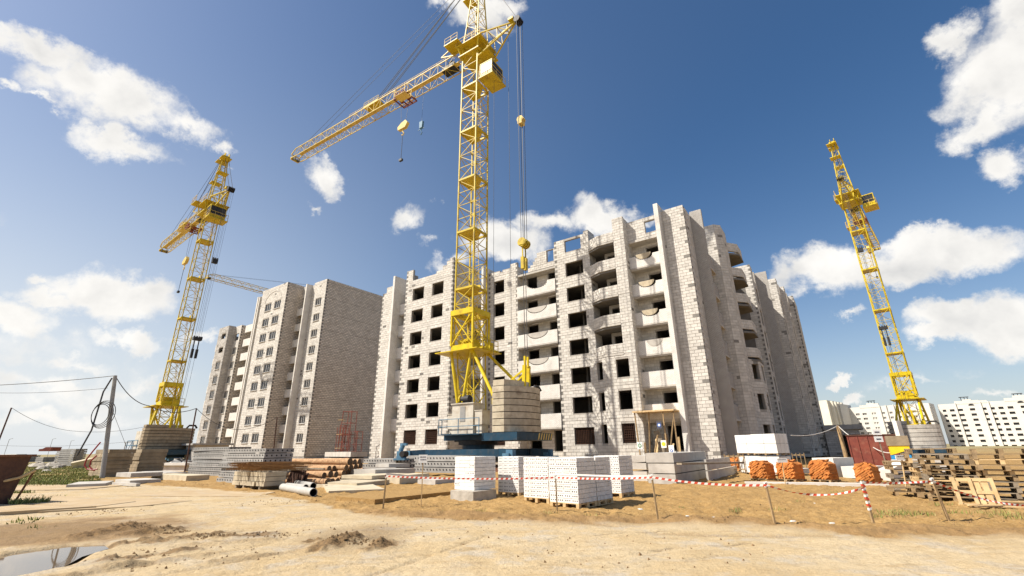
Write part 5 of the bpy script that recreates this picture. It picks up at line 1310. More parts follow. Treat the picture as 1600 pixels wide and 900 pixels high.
# orange brick stacks laid in herringbone on pallets
def orange(pc, w, d, h, ang, lab):
    c = gp(*pc); u, v = frame(ang); org = c + u * w
    rt = thing('brick_stack', lab, 'brick stack', (org.x, org.y, .1), math.atan2(-u.y, -u.x), 'orange brick stacks on pallets')
    pr = thing('pallet', 'low pallet under the ' + lab.replace('stack of orange bricks', 'orange bricks'), 'pallet', (org.x, org.y, 0), math.atan2(-u.y, -u.x), 'pallets under the orange bricks')
    pallet_parts(pr, w, d, .1, 'wood_old', nt=4)
    q = MB(); q.box(-.125, .125, -.06, .06, -.0325, .0325); bm_ = q.mesh('brick', 'brick_orange')
    def top(x): return h * (1 - .16 * abs(2*x/w - 1)**3)
    n = 0
    s = .088
    for (face, rng) in (('front', w), ('side', d)):
        for i in range(-12, 40):
            for j in range(-12, 40):
                a = R(30); ca, sa = math.cos(a), math.sin(a)
                p_, r_ = i*.262 + (j % 2)*.13, j*.084
                x = p_*ca - r_*sa; z = p_*sa + r_*ca
                lim = top(x) if face == 'front' else h*.93
                if x < .11 or x > rng - .11 or z < .07 or z > lim - .05: continue
                jr = random.uniform(-.035, .035)
                o = link('brick', bm_, rt)
                if face == 'front': o.location = (x, .07 + jr + z*.10, z); o.rotation_euler = (random.uniform(-.06, .06), -a + random.uniform(-.05, .05), random.uniform(-.06, .06))
                else: o.location = (w - .07 + jr - z*.10, x, z); o.rotation_euler = (a + random.uniform(-.1, .1), random.uniform(-.1, .1), math.pi/2 + random.uniform(-.1, .1))
    for i in range(int((w - .25)/.14)):
        for j in range(int((d - .25)/.25)):
            x = .16 + i*.14
            o = link('brick', bm_, rt, loc=(x, .22 + j*.25, top(x) - .04 + random.uniform(-.02, .02)), rot=(random.uniform(-.15, .15), random.uniform(-.5, .1), math.pi/2 + random.uniform(-.15, .15)))
    q = MB(); q.prism([(.03, 0), (w - .03, 0), (w - .05, h*.78), (w*.75, h*.92), (w*.25, h*.92), (.05, h*.78)], 'y', .1, d - .06); o = q.build('inner_bricks', 'brick_orange', rt, kind='stuff'); fix(o.data)
orange((1199,752), 1.0, .75, .82, 30, 'stack of orange bricks left of the small sign')
orange((1244,753), 1.0, .8, .84, 30, 'stack of orange bricks behind the small sign')
orange((1299,754), 1.02, .75, .85, 30, 'stack of orange bricks in the middle beside the white blocks')
orange((1368,758), .82, .65, .76, 30, 'stack of orange bricks farthest right by the pallets')
orange((1154,738), 1.1, .8, .78, 30, 'stack of orange bricks farthest left by the dark foundation blocks')

# light board fence and pale blocks behind the orange bricks
q0 = [gp(1138, 742), gp(1166, 742)]; 
for i, (xa, xb, y) in enumerate(((1136, 1166, 741), (1243, 1262, 738))):
    a, b2 = gp(xa, y), gp(xb, y); rt = thing('site_fence', ('low picket fence left of the white block packs', 'low picket fence right of the white block packs')[i], 'fence', a, math.atan2(b2.y - a.y, b2.x - a.x), 'low picket fences'); ln = (b2 - a).length
    for z in (.25, 1.0): q = MB(); q.box(0, ln, 0, .03, z, z + .06); q.build('rail', 'wood_new', rt)
    n = int(ln / .22)
    for k in range(n + 1): q = MB(); q.box(ln*k/n - .02, ln*k/n + .02, -.035, -.003, 0, 1.15); q.build('picket', 'wood_old', rt)
for i, (pc, xl, xr, a, h, z0, lab) in enumerate((((1308,746), 1266, 1330, 30, .95, 0, 'big pale block behind the middle orange bricks'), ((1352,748), 1308, 1380, 30, .55, 0, 'low pale block between the orange bricks'), ((1396,752), 1366, 1420, 28, .5, 0, 'tilted pale slab beside the pallets'), ((1250,741), 1205, 1262, 28, .3, 0, 'low pale kerb under the block packs'))):
    c, L_, W_, u, v = corner_dims(pc, xl, xr, a); q = MB(); q.box(0, min(W_, 2.5), 0, L_, 0, h); o = q.build('concrete_block', 'concrete_white'); o.location = (c.x, c.y, z0); o.rotation_euler = (.05 if i == 2 else 0, -.18 if i == 2 else 0, math.atan2(v.y, v.x)); tag(o, lab, 'concrete block', 'pale blocks behind the orange bricks')
a, b2 = gp(1165, 757), gp(1390, 760); q = MB(); q.box(0, (b2 - a).length, 0, .35, -.05, .1); o = q.build('kerb', 'concrete_white'); o.location = a; o.rotation_euler = (0, 0, math.atan2(b2.y - a.y, b2.x - a.x)); tag(o, 'long white kerb line in front of the orange bricks', 'kerb')

# pallets at the right
def make_pallet(lab, loc, rz, mat):
    r_ = thing('pallet', lab, 'pallet', loc, rz, 'stacked wooden pallets at the right'); pallet_parts(r_, 1.2, .8, .144, mat); return r_
protos = []
up_, vp_ = frame(0)
def pallet_stack(c, ang, n, where, z0=0.0, jit=.09, tilt=0.0):
    rz = R(ang)
    for i in range(n):
        mat = random.choice(('wood_old', 'wood_old', 'wood_old', 'wood_new', 'wood_grey'))
        lab = f'{nth(i, n)} pallet {where}'
        loc = (c[0] + random.uniform(-jit, jit), c[1] + random.uniform(-jit, jit), z0 + i*.146); rr = rz + random.uniform(-.07, .07)
        src = [p_ for p_ in protos if p_[1] == mat]
        if src: dup(src[0][0], loc, rr, lab, 'stacked wooden pallets at the right', (random.uniform(-.012, .012) + tilt, random.uniform(-.012, .012)))
        else: protos.append((make_pallet(lab, loc, rr, mat), mat))
A_ = gp(1456, 783); Bq = gp(1650, 791)
dr = (Bq - A_); dr.z = 0; ang_ = math.degrees(math.atan2(dr.y, dr.x)); dr.normalize(); bk = Vector((-dr.y, dr.x, 0))
names = ['of the front stack left of the leaning frame', 'of the front stack behind the leaning frame', 'of the front stack right of the leaning frame', 'of the front stack at the right frame edge']
for k in range(4):
    p = A_ + dr * (k * 1.26) ; pallet_stack((p.x, p.y), ang_, 9 if k == 0 else 10, names[k])
p = A_ + dr*(-.15) + bk*1.25; pallet_stack((p.x, p.y), ang_ + 6, 10, 'of the stack behind the front row at its left end')
p = gp(1398, 776); pallet_stack((p.x, p.y), ang_ + 3, 2, 'of the low stack left of the front row')
p = gp(1404, 772) + bk*.9; pallet_stack((p.x, p.y), ang_ + 8, 7, 'of the grey stack beside the small sign', jit=.12)
p = gp(1495, 790); rt = thing('open_pallet', 'fresh pale open timber frame leaning on edge against the front pallet stacks', 'pallet frame', (p.x, p.y - .1, 0), R(ang_ + 4))
rt.rotation_euler = (R(-14), 0, R(ang_ + 4))
def fb_(n_, x0, x1, y0, y1, z0, z1, mt='wood_new'): q = MB(); q.box(x0, x1, y0, y1, z0, z1); q.build(n_, mt, rt)
for x in (0, .34, .78): fb_('upright', x, x + .08, 0, .035, .0, .74)
for z in (.0, .33, .65): fb_('board', -.02, .88, .036, .055, z, z + .085)
for x in (.44, .61): fb_('back_board', x, x + .13, .058, .078, .0, .74)
for i in range(9):
    p = gp(1530 + i*9, 792 + (i % 3)*2); q = MB(); q.box(-.35, .35, -.05, .05, 0, .03); o = q.build('loose_board', 'wood_new' if i % 2 else 'wood_old'); o.location = (p.x, p.y, gz(p.x, p.y) + .01 + .01*i); o.rotation_euler = (0, 0, random.uniform(-.5, .5)); tag(o, f'{("pale", "brown")[(i + 1) % 2]} broken board on the sand below the pallets, {("leftmost", "second from the left", "third from the left", "fourth from the left", "middle", "fourth from the right", "third from the right", "second from the right", "rightmost")[i]}', 'board', 'broken boards below the pallets')

# red metal sheets, booth, pole
rt = thing('metal_container', 'dark red rusty sheet metal hut before the right crane', 'hut', tuple(Vector(at(1334, 730, 34)[:2]).to_3d()), R(-38))
q = MB(); q.box(0, 3.1, 0, 2.4, -.1, 2.2); q.build('body', 'red_oxide', rt)
for x in (.02, .55, 1.1, 1.7, 2.3, 2.9): q = MB(); q.box(x, x + .07, -.04, -.002, -.05, 2.15); q.build('rib', 'red_oxide', rt)
q = MB(); q.box(-.05, 3.15, -.05, 2.45, 2.202, 2.27); q.build('roof', 'rust_dark', rt)
p = at(1393, 712, 30); rt = thing('site_booth', 'small booth painted yellow and blue with a dull beige roof', 'booth', (p.x, p.y, 0), R(-35))
q = MB(); q.box(0, .95, 0, 1.0, 0, .98); q.build('body', 'paint_blue', rt)
q = MB(); q.prism([(0, .98), (0, 1.52), (.97, 1.52), (.97, 1.3)], 'y', -.02, 1.02); o = q.build('yellow_panel', 'paint_yellow', rt); fix(o.data)
q = MB(); q.box(-.05, 1.02, -.06, 1.06, 1.525, 2.1); q.build('roof', 'concrete_brown', rt)
p = at(1418, 722, 30); rt = thing('concrete_post', 'leaning pale concrete post before the right crane ballast', 'post', (p.x, p.y, 0), R(10))
q = MB(); q.box(-.16, .16, -.14, .14, 0, 3.0); q.build('shaft', 'concrete_white', rt); q = MB(); q.box(-.3, -.16, -.1, .1, 0, 1.2); q.build('side_plate', 'concrete', rt)
for i, (px, w_) in enumerate(((1402, 1.6), (1432, 1.8))):
    p = at(px, 735, 27); q = MB(); q.box(0, w_, 0, .5, .6, .8); q.box(.1, w_ - .1, .05, .45, 0, .6); o = q.build('concrete_block', 'concrete_white'); o.location = (p.x, p.y, 0); o.rotation_euler = (0, 0, R(-20)); tag(o, ('white slab on edge blocks beside the booth', 'white slab on edge blocks behind the pallets')[i], 'concrete block')
# poles with wires
def pole(lab, pa, ztop_px, r, mat, name='pole', Y=None, lean=(0, 0)):
    a = gp(*pa) if Y is None else at(*pa, Y); a.z = 0
    # height from the pixel of the top
    t_ = ray(*ztop_px); k = a.y / t_.y; h = EYE + t_.z * k; xt_ = t_.x * k
    q = MB(); q.tube([(0, 0, -.3), (xt_ - a.x, 0, h)], r, 10, r2=r*.8); o = q.build(name, mat); o.location = a; tag(o, lab, 'pole'); return o, Vector((xt_, a.y, h))
po, ptop = pole('weathered square cable pole with a hanging coil at the left', (163,738), (180,587), .15, 'concrete_grey', Y=34)
co_c = at(158, 648, 33.9)
q = MB()
for k in range(4):
    rr = .62 + .07*k; q.tube([(rr*math.cos(a)*1.0 + .1*k, -.25 - .03*k, rr*1.15*math.sin(a)) for a in [2*math.pi*i/24 for i in range(25)]], .025, 5, cap=False)
o = q.build('cable_coil', 'cable'); o.location = co_c + Vector((.15, 0, 0)); tag(o, 'coil of black cable hanging on the left pole', 'cable coil')
q = MB(); q.tube([(ptop.x, ptop.y - .22, ptop.z - .2), (ptop.x - .35, ptop.y - .22, ptop.z - 1.2), (ptop.x - .4, ptop.y - .24, 3.2), (ptop.x - .9, ptop.y - .25, 1.5)], .05, 6); o = q.build('down_cable', 'cable'); tag(o, 'black cable running down the left pole', 'cable')
pts = [at(x, y, 33.5) for x, y in ((157,691), (146,704), (135,718), (132,727), (136,733), (148,735))]
q = MB(); q.tube(pts, .045, 8); o = q.build('red_cable', 'red_cable'); tag(o, 'red conduit hanging from the left pole to the grass', 'cable', 'red conduits at the pole')
pts = [at(x, y, 33.0) for x, y in ((151,712), (142,720), (140,729), (145,734), (152,733))]
q = MB(); q.tube(pts, .045, 8); o = q.build('red_cable', 'red_cable'); tag(o, 'short red conduit loop lying at the foot of the left pole', 'cable', 'red conduits at the pole')
def wire(name, pts, lab, mat='cable', r=.025, sag=0.0, n=14):
    P3 = []
    for a, b2 in zip(pts, pts[1:]):
        for i in range(n): f = i/n; p_ = Vector(a).lerp(Vector(b2), f); p_.z -= 4*sag*f*(1-f); P3.append(p_)
    P3.append(Vector(pts[-1])); q = MB(); q.tube(P3, r, 5); o = q.build(name, mat); tag(o, lab, 'cable'); return o
p2, p2t = pole('thin rusty steel pole between the left crane and the grey stacks', (294,712), (307,638), .07, 'rust_dark', Y=44)
p3, p3t = pole('thin rusty steel pole leaning at the left frame edge', (-14,716), (18,637), .06, 'rust_dark', Y=38)
p4, p4t = pole('thin rusty steel pole in front of the brownish building', (429,705), (433,652), .06, 'rust_dark', Y=46)
p5, p5t = pole('rough timber pole carrying a white wire before the low annex', (1326,728), (1309,665), .16, 'wood_old', Y=38)
wire('cable', [at(-60, 604, 36), ptop], 'upper black cable running left from the pole top', sag=.12)
wire('cable', [at(-60, 611, 38), ptop - Vector((.3, 0, .9))], 'lower thin cable running left from the pole', r=.014, sag=.25)
wire('cable', [ptop, at(233, 634, 40), p2t], 'black cable sagging from the pole top to the rusty steel pole', sag=.45, r=.03)
wire('cable', [p2t, at(366, 671, 45), p4t], 'black cable sagging before the brownish building', sag=.35, r=.022)
wire('cable', [p3t, at(110, 673, 44), at(230, 666, 50)], 'thin cable sagging low across the left sky', r=.014, sag=.3)
wire('cable', [at(-40, 694, 60), at(90, 697, 60), at(212, 689, 62)], 'thin cable low over the horizon at the left', r=.014, sag=.1)
wire('guy_wire', [at(175, 640, 34), at(198, 699, 36)], 'thin guy wire slanting from the left pole to the brown slabs', r=.012)
wire('white_wire', [at(1236, 680, 36), p5t, at(1355, 692, 34), at(1400, 706, 30)], 'white wire sagging over the timber pole', 'rope_light', r=.028, sag=.28)

# red-brown scaffold of thin bars before the blank gable
sp_ = at(538, 706, 58); rt = thing('scaffold_frame', 'tall thin red oxide scaffold frame before the blank gable wall', 'scaffold', (sp_.x, sp_.y, 0), R(-20))
def lat(x0, x1, zt, y, name):
    q = MB()
    for x in (x0, x1):
        for yy in (y, y + 1.0): q.bar((x, yy, .2), (x + (.35 if x == x0 else 0) * (zt > 5), yy, zt), .06)
    for k in range(5):
        z = .8 + (zt - .9) * k / 4
        for yy in (y, y + 1.0): q.bar((x0 + .3*(z/zt), yy, z), (x1, yy, z), .05)
        for x in (x0 + .3*(z/zt), x1): q.bar((x, y, z), (x, y + 1.0, z), .05)
    return q.build(name, 'red_oxide', rt)
lat(-1.1, .5, 6.3, 0, 'frame'); lat(.55, 1.5, 3.9, .2, 'frame'); lat(-.5, .1, 4.6, -.6, 'frame'); lat(-1.7, -.9, 4.4, .4, 'frame')
for z in (1.9, 3.5, 5.2): q = MB(); q.box(-1.4, -.6, -.1, .3, z, z + .05); q.build('platform_board', 'wood_new', rt)

# rusty bin at the left frame edge, with a bent strip and a stick
p = gp(2, 792) - Vector((1.1, 0, 0)); rt = thing('rusty_bin', 'rusty brown sheet steel bin cut by the left frame edge', 'bin', (p.x, p.y, 0), R(-18))
q = MB(); z1_ = 1.56; b0, b1 = (-1.1, .42), (-1.12, .40)
for (xa, xb), (xc, xd) in (((b0), (b1)),):
    q.quadbox(((xa, -.5, 0), (xb, -.5, 0), (xb, .8, 0), (xa, .8, 0), (xc, -.75, z1_), (xd, -.75, z1_), (xd, 1.05, z1_), (xc, 1.05, z1_)), 0, (1,))
q.build('body', 'rust_dark', rt)
q = MB(); q.box(-1.2, .48, -.84, -.74, z1_ - .02, z1_ + .05); q.box(-1.2, .48, 1.04, 1.14, z1_ - .02, z1_ + .05); q.box(.40, .48, -.74, 1.04, z1_ - .02, z1_ + .05); q.box(-1.2, -1.12, -.74, 1.04, z1_ - .02, z1_ + .05); q.build('rim', 'rust', rt)
q = MB(); q.box(-1.1, .38, -.7, 1.0, z1_ - .25, z1_ - .2); q.build('inside', 'black_steel', rt)
a, b2 = gp(21, 788), gp(21, 788); a.z = 0
q = MB(); q.bar((0, 0, 0), (.28, .1, 1.12), .05); o = q.build('stick', 'rust'); o.location = a; tag(o, 'thin rusty stick standing beside the bin', 'stick')
q = MB(); q.tube([(-1.2, -.45, .72), (-.3, -.5, .72), (.1, -.2, .85), (.30, .1, 1.08)], .045, 6); o = q.build('strap', 'wood_new'); o.location = a; tag(o, 'pale strap running from the bin to the rusty stick', 'strap')

# ---------------------------------------------------------------- tape barrier
def stake(pb, pt, lab, mat='wood_old', r=.03, wrap=False):
    a = gp(*pb); a.z = gz(a.x, a.y)
    t_ = ray(*pt); k = a.y / t_.y; top = Vector((t_.x*k, a.y, EYE + t_.z*k))
    q = MB(); q.bar((0, 0, -.25), top - a, r*1.6, r*1.2); o = q.build('stake', mat); o.location = a; tag(o, lab, 'stake', 'wooden stakes of the tape barrier')
    w = MB(); d = top - a; L_ = d.length; n = 9 if wrap else 3
    for i in range(n):
        f0 = 1 - (i + 1) * (.075 if wrap else .035); p_ = d * f0
        w.obox(p_ + Vector((0, 0, .02)), (r*1.9, 0, .02 * (-1)**i), (0, r*1.7, 0), (0, 0, .045), (i + 1) % 2)
    wo_ = w.build('knotted_tape', ['tape_red', 'tape_white'], o)
    return top - Vector((0, 0, .05))
S1 = stake((598,796), (604,741), 'leftmost wooden stake of the tape barrier')
S3 = stake((871,799), (868,743), 'stake standing before the nearest white brick pack')
S4 = stake((1029,813), (1018,742), 'stake right of the white brick packs')
S5 = stake((1212,819), (1196,754), 'leaning stake before the orange bricks where the tape drops')
S6 = stake((1366,820), (1346,750), 'leaning stake wrapped in red and white tape', r=.032, wrap=True)
S7 = stake((1486,815), (1455,748), 'leaning stake before the pallet stacks')
def tape(p, q_, lab, sag=.05, w=.023, step=.07, twist=0.0, plain=False):
    p = Vector(p); q_ = Vector(q_); d = q_ - p; n = max(4, int(d.length / step)); m = MB()
    def pt(f): v_ = p + d*f; v_.z -= 4*sag*f*(1-f); return v_
    side = Vector((d.y, -d.x, 0)).normalized()
    for i in range(n):
        f0, f1 = i/n, (i+1)/n; a, b2 = pt(f0), pt(f1); s = (b2 - a)*.35
        def cr(f): an = twist*math.sin(f*7); return Vector((0, 0, w*math.cos(an))) + side*(w*math.sin(an))
        m.quad(a - cr(f0) - s*.5, b2 - cr(f1) - s*.5, b2 + cr(f1) + s*.5, a + cr(f0) + s*.5, 0 if plain else i % 2)
    o = m.build('barrier_tape', ['tape_white', 'tape_red']); tag(o, lab, 'tape', 'red and white barrier tape'); return o
gap_y = Vector((0, -.035, 0))
tape(S1 + gap_y, S3 + gap_y, 'lower tape running left from the nearest brick pack to the leftmost stake', .05)
tape(S1 + gap_y + Vector((0,0,.07)), at(741, 748, 16.2), 'upper slack tape before the leftmost brick packs', .04, plain=True)
tape(S3 + gap_y, S4 + gap_y, 'tape across the nearest brick pack', .03)
tape(S3 + gap_y + Vector((0, 0, .10)), S4 + gap_y + Vector((0, 0, .02)), 'folded pale tape just above the tape across the nearest brick pack', .02, plain=True, w=.02)
tape(S4 + gap_y, S5 + gap_y, 'tape between the brick packs and the orange bricks', .06)
tape(S5 + gap_y, S6 + gap_y - Vector((0, 0, .1)), 'slack tape hanging between the two leaning stakes', .17, twist=1.2)
tape(S6 + gap_y, S7 + gap_y, 'tape between the wrapped stake and the pallet stake', .02, twist=.8)
tape(S7 + gap_y, at(1600, 790, 11.4), 'slack tape dropping right from the pallet stake across the pale frame', .1, twist=.9)
# little white signs on laths
def sign(pb, pt, w, h, lab, mat='wood_new', Y=None):
    a = gp(*pb) if Y is None else at(*pb, Y); a.z = 0
    t_ = ray(*pt); k = a.y / t_.y; top = Vector((t_.x*k - a.x, 0, EYE + t_.z*k))
    rt = thing('small_sign', lab, 'sign', a, 0, 'small white signs on laths')
    q = MB(); q.bar((0, 0, -.2), top, .035, .025); q.build('lath', mat, rt)
    q = MB(); q.box(top.x - w/2, top.x + w/2, -.04, -.02, top.z - h*.1, top.z + h*.9); q.build('board', 'sign_white', rt)
    q = MB()
    for r_ in range(2 if h > .2 else 1):
        x = -w*.36 + (r_ % 2)*w*.08
        while x < w*.34:
            l_ = random.uniform(.03, .07) * w * 2; q.box(top.x + x, top.x + min(x + l_, w*.38), -.043, -.0405, top.z + h*(.55 - .32*r_), top.z + h*(.68 - .32*r_)); x += l_ + w*.05
    q.build('faint_lines', 'sign_ink', rt)
sign((658,791), (661,722), .27, .24, 'small white sign on a lath left of the white brick packs')
sign((1227,758), (1222,722), .44, .17, 'small white sign before the second orange brick stack')
sign((1417,775), (1409,718), .42, .16, 'small white sign before the pallets at the right')
p = at(1386, 728, 29); rt = thing('small_sign', 'double white sign on a lath before the red metal hut', 'sign', (p.x, p.y, 0), R(-10), 'small white signs on laths')
q = MB(); q.bar((0, 0, 0), (-.1, 0, 2.4), .05); q.build('lath', 'wood_grey', rt)
for z in (1.75, 2.15): q = MB(); q.box(-.32, .14, -.06, -.04, z, z + .32); q.build('board', 'sign_white', rt); q = MB(); q.box(-.22, .04, -.064, -.061, z + .12, z + .2); q.build('faint_lines', 'sign_ink', rt)

# ---------------------------------------------------------------- left background: slabs, rubble, grass edge, shed
place_stack((111,728), 89, 136, -10, 8, .24, 'concrete_grey', 'hollow', 'pale hollow core slab', 'tall stack in the grass at the left', GS, gap=.06, jit=.03)
place_stack((38,722), 16, 66, -10, 4, .3, 'concrete_grey', 'hollow', 'dark hollow core slab', 'dark stack behind the rusty bin', GS, gap=.08)
place_stack((66,722), 60, 92, -15, 3, .32, 'concrete_grey', 'plain', 'grey slab', 'low stack between the two left stacks', GS, gap=.05)
place_stack((24,716), 2, 44, -10, 4, .35, 'concrete_white', 'plain', 'pale beam', 'pale pile on the horizon behind the rusty bin', GS, z0=.3, gap=.08)
p = at(72, 705, 62); q = MB(); q.prism([(0, 0), (1.5, 0), (1.6, .5), (.8, .5), (.45, .3), (0, .26)], 'y', 0, 1.4); o = q.build('red_cover', 'red_oxide'); fix(o.data); o.location = (p.x - 1.0, p.y, p.z); tag(o, 'dark red sheet metal cover lying on the slabs at the left horizon', 'cover')
p = gp(128, 733); q = MB(); q.box(0, 2.1, 0, .3, 0, .9); o = q.build('tilted_slab', 'concrete_cream'); o.location = (p.x - 1.0, p.y, -.12); o.rotation_euler = (R(30), R(-14), R(20)); tag(o, 'pale slab fallen at a tilt in the grass beside the red conduit', 'concrete slab')
def rock(name, loc, s, lab, grp, mat='rubble', seed=0):
    rnd = random.Random(seed); q = MB(); n = 8; rings = 4
    for i in range(rings + 1):
        th = math.pi * i / rings
        for j in range(n):
            ph = 2*math.pi*j/n; rr = 1 + rnd.uniform(-.22, .22)
            q.v.append((s[0]*rr*math.sin(th)*math.cos(ph), s[1]*rr*math.sin(th)*math.sin(ph), s[2]*rr*math.cos(th)))
    for i in range(rings):
        for j in range(n): j2 = (j+1) % n; q.f.append((i*n+j, (i+1)*n+j, (i+1)*n+j2, i*n+j2)); q.m.append(0)
    o = q.build(name, mat); o.location = loc; tag(o, lab, 'rubble', grp); return o
for i, (px, py, s) in enumerate(((58,731,.9), (66,735,.7), (74,730,.8), (82,731,1.0), (88,733,.6), (50,729,.6), (96,730,.5), (72,738,.4), (62,728,.8))):
    p = gp(px, py); rock('rubble_lump', (p.x, p.y, s*.2), (s, s*.7, s*.5), 'pale lump of concrete rubble in the grass at the left', 'rubble lumps in the grass', seed=i)
for i, (px, py, s) in enumerate(((272,731,.9), (281,727,1.0), (290,729,.8), (296,726,.7), (266,733,.6), (285,733,.7), (277,722,.8))):
    p = gp(px, py); rock('rubble_lump', (p.x, p.y, s*.3), (s, s*.8, s*.6), 'grey lump of rubble between the brown slabs and the hollow slabs', 'rubble lumps behind the slabs', 'concrete_grey', seed=20 + i)
p = at(272, 722, 46); q = MB(); q.box(-1.6, 1.6, 0, 1.0, 0, .5); q.box(-1.9, 2.0, -.2, 1.2, .5, .72); o = q.build('concrete_block', 'concrete_white'); o.location = (p.x, p.y, 0); o.rotation_euler = (0, 0, R(-20)); tag(o, 'pale concrete block on the grass left of the hollow slabs', 'concrete block')
p = at(288, 714, 62); rt = thing('shed', 'small grey block shed with a flat lid right of the left crane', 'shed', (p.x, p.y, 0), R(-35))
q = MB(); q.box(0, 2.6, 0, 4, -.2, 2.5); q.build('wall', 'block_grey', rt); q = MB(); q.box(-.5, 3.0, -.5, 4.4, 2.5, 2.72); q.build('roof', 'concrete_grey', rt); q = MB(); q.box(-.012, 0, 1, 3, .0, 2.0); q.build('door', 'far_dark', rt)
p = at(264, 712, 70); rt = thing('parked_truck', 'blue truck with a white cab parked far behind the left crane', 'truck', (p.x, p.y, 0), R(-10))
q = MB(); q.box(0, 5.2, 0, 2.3, .9, 2.0); q.build('body', 'truck_blue', rt); q = MB(); q.box(-2.0, -.05, 0, 2.3, .8, 2.2); q.box(-1.5, -.05, .1, 2.2, 2.2, 3.0); q.build('cab', 'sign_white', rt); q = MB(); q.box(-1.52, -.3, .05, .1, 2.25, 2.9); q.build('window', 'glass', rt)
for x in (-1.1, 3.2, 4.5): q = MB(); q.tube([(x, -.05, .5), (x, .25, .5)], .5, 14); q.build('wheel', 'black_steel', rt)
for i, (px, h, Y) in enumerate(((78, 3.2, 120), (108, 3.0, 130), (10, 3.0, 110), (212, 5, 140))):
    p = at(px, 700, Y); q = MB(); q.tube([(0, 0, -.3), (0, 0, h + 2)], .04, 6); q.bar((0, 0, h + 2), (.8, 0, h + 2.2), .06); o = q.build('lamp_post', 'concrete_grey'); o.location = (p.x, p.y, 0); tag(o, f'thin lamp post far off on the left horizon, {("second from the left", "third from the left", "leftmost", "rightmost")[i]} of four', 'lamp post', 'lamp posts on the left horizon')
p = at(194, 702, 66); rt = thing('steel_trestle', 'open thin steel trestle left of the left crane ballast', 'trestle', (p.x, p.y, 0), R(-20))
for x in (0, 1.6, 3.2): q = MB(); q.bar((x, 0, 0), (x, 0, 3.0), .08); q.bar((x, 0, .4), (x + 1.2, 0, 3.0), .05); q.build('post', 'concrete_grey', rt)
q = MB(); q.bar((-.3, 0, 3.0), (4.4, 0, 3.2), .08); q.bar((-.3, 0, 1.8), (4.4, 0, 1.9), .06); q.build('rail', 'concrete_grey', rt)
p = at(627, 718, 34); rt = thing('pump_unit', 'small blue grey machine standing on the low slabs before the left block', 'machine', (p.x, p.y, .95), R(-20))
q = MB(); q.box(-.45, .45, -.3, .3, 0, .12); q.box(-.25, .25, -.25, .25, .12, .6); q.tube([(-.1, 0, .6), (.1, 0, 1.05)], .16, 10); q.box(-.12, .4, -.1, .1, .95, 1.12); q.build('body', 'blue_faded', rt); q = MB(); q.tube([(.2, -.3, .4), (.2, .3, .4)], .2, 12); q.build('wheel', 'black_steel', rt)
# rails, sleepers and small debris round the crane base
for s in (-1, 1):
    a = cc + Vector((math.cos(R(-33)), math.sin(R(-33)), 0)) * 0; q = MB(); q.box(-16, 12, -.4, .4, -.1, .08); q.box(-16, 12, -.05, .05, .08, .26); o = q.build('crane_rail', 'rust'); o.location = cc + Vector((-math.sin(R(-33)), math.cos(R(-33)), 0)) * s * 3.4; o.rotation_euler = (0, 0, R(-33)); tag(o, ('nearer', 'farther')[s > 0] + ' steel rail on sleepers under the tallest crane', 'rail')
# grass
gq = MB(); rnd = random.Random(3)
def blade(x, y, z, h, w, m):
    a = rnd.uniform(0, 6.28); lx, ly = rnd.uniform(-.5, .5)*h, rnd.uniform(-.5, .5)*h; dx, dy = math.cos(a)*w, math.sin(a)*w; b = len(gq.v)
    gq.v += [(x-dx, y-dy, z), (x+dx, y+dy, z), (x + lx*.5 + dx*.6, y + ly*.5 + dy*.6, z + h*.6), (x + lx, y + ly, z + h)]; gq.f += [(b, b+1, b+2), (b, b+2, b+3)]; gq.m += [m, m]
n = 0
px_ = np.array([rnd.uniform(-30, 158) for _ in range(16000)]); py_ = np.array([rnd.uniform(724, 757) for _ in range(16000)])
pts = [gp(a, b2) for a, b2 in zip(px_, py_)]
gx = np.array([[p.x for p in pts]]); gy = np.array([[p.y for p in pts]]); gf = ground_fields(gx, gy)
for i, p in enumerate(pts):
    if gf[4][0, i] > rnd.uniform(.1, .8): blade(p.x, p.y, gf[0][0, i] - .01, rnd.uniform(.05, .17), rnd.uniform(.02, .05), 0 if rnd.random() < .72 else 1)
o = gq.build('grass', ['grass_blade', 'straw'], kind='stuff'); o['label'] = 'short green grass before the slab stacks at the left'; o['category'] = 'grass'
gq = MB()
for (px, py, k, rr, hm) in ((46,787,420,.5,.26), (30,770,160,.5,.16), (55,778,80,.9,.12), (75,788,60,.6,.1), (240,727,500,2.2,.5), (320,716,400,2.4,.5), (150,742,300,1.0,.35), (90,757,160,1.4,.16), (45,812,24,.35,.12), (20,818,20,.4,.1), (60,826,14,.3,.12)):
    c = gp(px, py)
    for _ in range(k): a = rnd.uniform(0, 6.28); r_ = rr*math.sqrt(rnd.random()); blade(c.x + r_*math.cos(a), c.y + r_*math.sin(a), -.02, rnd.uniform(.4, 1)*hm, rnd.uniform(.01, .03), 0 if rnd.random() < .8 else 1)
o = gq.build('weeds', ['grass_blade', 'straw'], kind='stuff'); o['label'] = 'green weeds beside the bin and between the stacks'; o['category'] = 'weeds'
gq = MB()
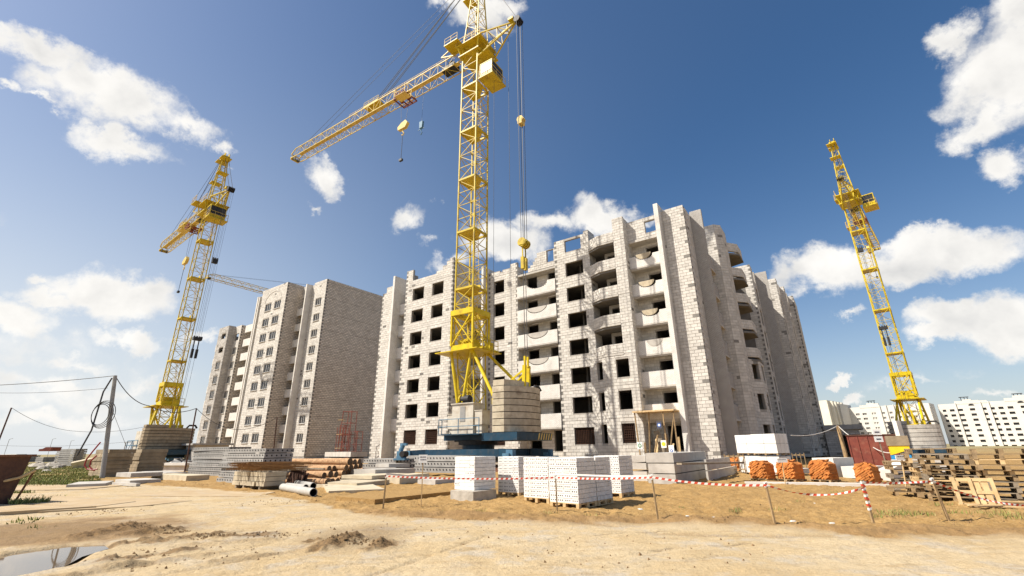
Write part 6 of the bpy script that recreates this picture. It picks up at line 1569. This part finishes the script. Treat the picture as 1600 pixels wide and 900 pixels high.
for (px, py, k, rr, hm) in ((1408,803,160,.55,.12), (1385,808,60,.4,.12), (1440,806,60,.35,.12), (1500,804,50,.4,.15), (1560,806,70,.5,.18), (1150,800,25,.2,.14), (1215,797,20,.25,.12), (780,800,18,.2,.1), (752,800,20,.2,.12), (700,803,18,.2,.1), (860,803,20,.2,.12), (925,806,20,.2,.1), (1060,795,16,.2,.1), (1310,770,22,.3,.12), (1250,785,16,.2,.1), (1470,790,24,.3,.15), (1580,812,40,.4,.2), (820,806,12,.15,.1)):
    c = gp(px, py)
    for _ in range(k): a = rnd.uniform(0, 6.28); r_ = rr*math.sqrt(rnd.random()); blade(c.x + r_*math.cos(a), c.y + r_*math.sin(a)*.6, 0, rnd.uniform(.4, 1)*hm, rnd.uniform(.005, .012), 0 if rnd.random() < .7 else 1)
o = gq.build('weeds', ['grass_blade', 'straw'], kind='stuff'); o['label'] = 'small weeds growing in the sand along the tape'; o['category'] = 'weeds'
# clods and small stones
q = MB(); rnd = random.Random(11)
pts = []
for (px, py, k, rr) in ((540,850,160,.45), (600,853,70,.3), (200,824,120,.5), (260,830,110,.5), (330,838,90,.5), (420,836,60,.6), (1110,815,45,.5), (1250,818,60,.4), (800,806,40,2.5), (1500,812,60,1.5), (330,757,140,1.8), (430,785,60,1.5), (700,790,60,1.2), (560,785,50,1.0), (640,830,60,3.0), (1000,860,50,2.2), (300,870,70,1.6), (160,800,60,1.2), (1200,790,120,3.0), (950,800,60,2.0)):
    c = gp(px, py)
    for _ in range(k): a = rnd.uniform(0, 6.28); r_ = rr*math.sqrt(rnd.random()); pts.append((c.x + r_*math.cos(a), c.y + r_*math.sin(a)*.6, k))
gf = ground_fields(np.array([[p[0] for p in pts]]), np.array([[p[1] for p in pts]]))[0][0]
for (x, y, k), z in zip(pts, gf):
    s = rnd.uniform(.012, .03) * (1.5 if rnd.random() < .12 else 1)
    b = len(q.v); q.v += [(x + s*rnd.uniform(.6, 1.2), y, z), (x - s*.4, y + s*rnd.uniform(.6, 1), z), (x - s*.5, y - s*rnd.uniform(.6, 1), z), (x + s*rnd.uniform(-.3, .3), y + s*.1, z + s*rnd.uniform(.6, 1.2))]
    q.f += [(b, b+1, b+3), (b+1, b+2, b+3), (b+2, b, b+3)]; q.m += [0, 0, 0]
MATS['clod'] = pmat('clod', (.30, .19, .09), (.20, .125, .06), 5, .95)
o = q.build('clods', 'clod', kind='stuff'); o['label'] = 'small clods and stones scattered over the sand and road'; o['category'] = 'stones'
for i, (px, py) in enumerate(((1060,811), (1075,813), (1115,811), (1240,815), (1262,818), (1300,817), (1000,796), (1272,784), (1285,818))):
    p = gp(px, py); s = random.uniform(.03, .06); rock('rubble_lump', (p.x, p.y, gz(p.x, p.y) + s*.2), (s*1.5, s, s*.5), 'small white scrap lying on the sand before the tape', 'white scraps on the sand', 'concrete_white', seed=60 + i)
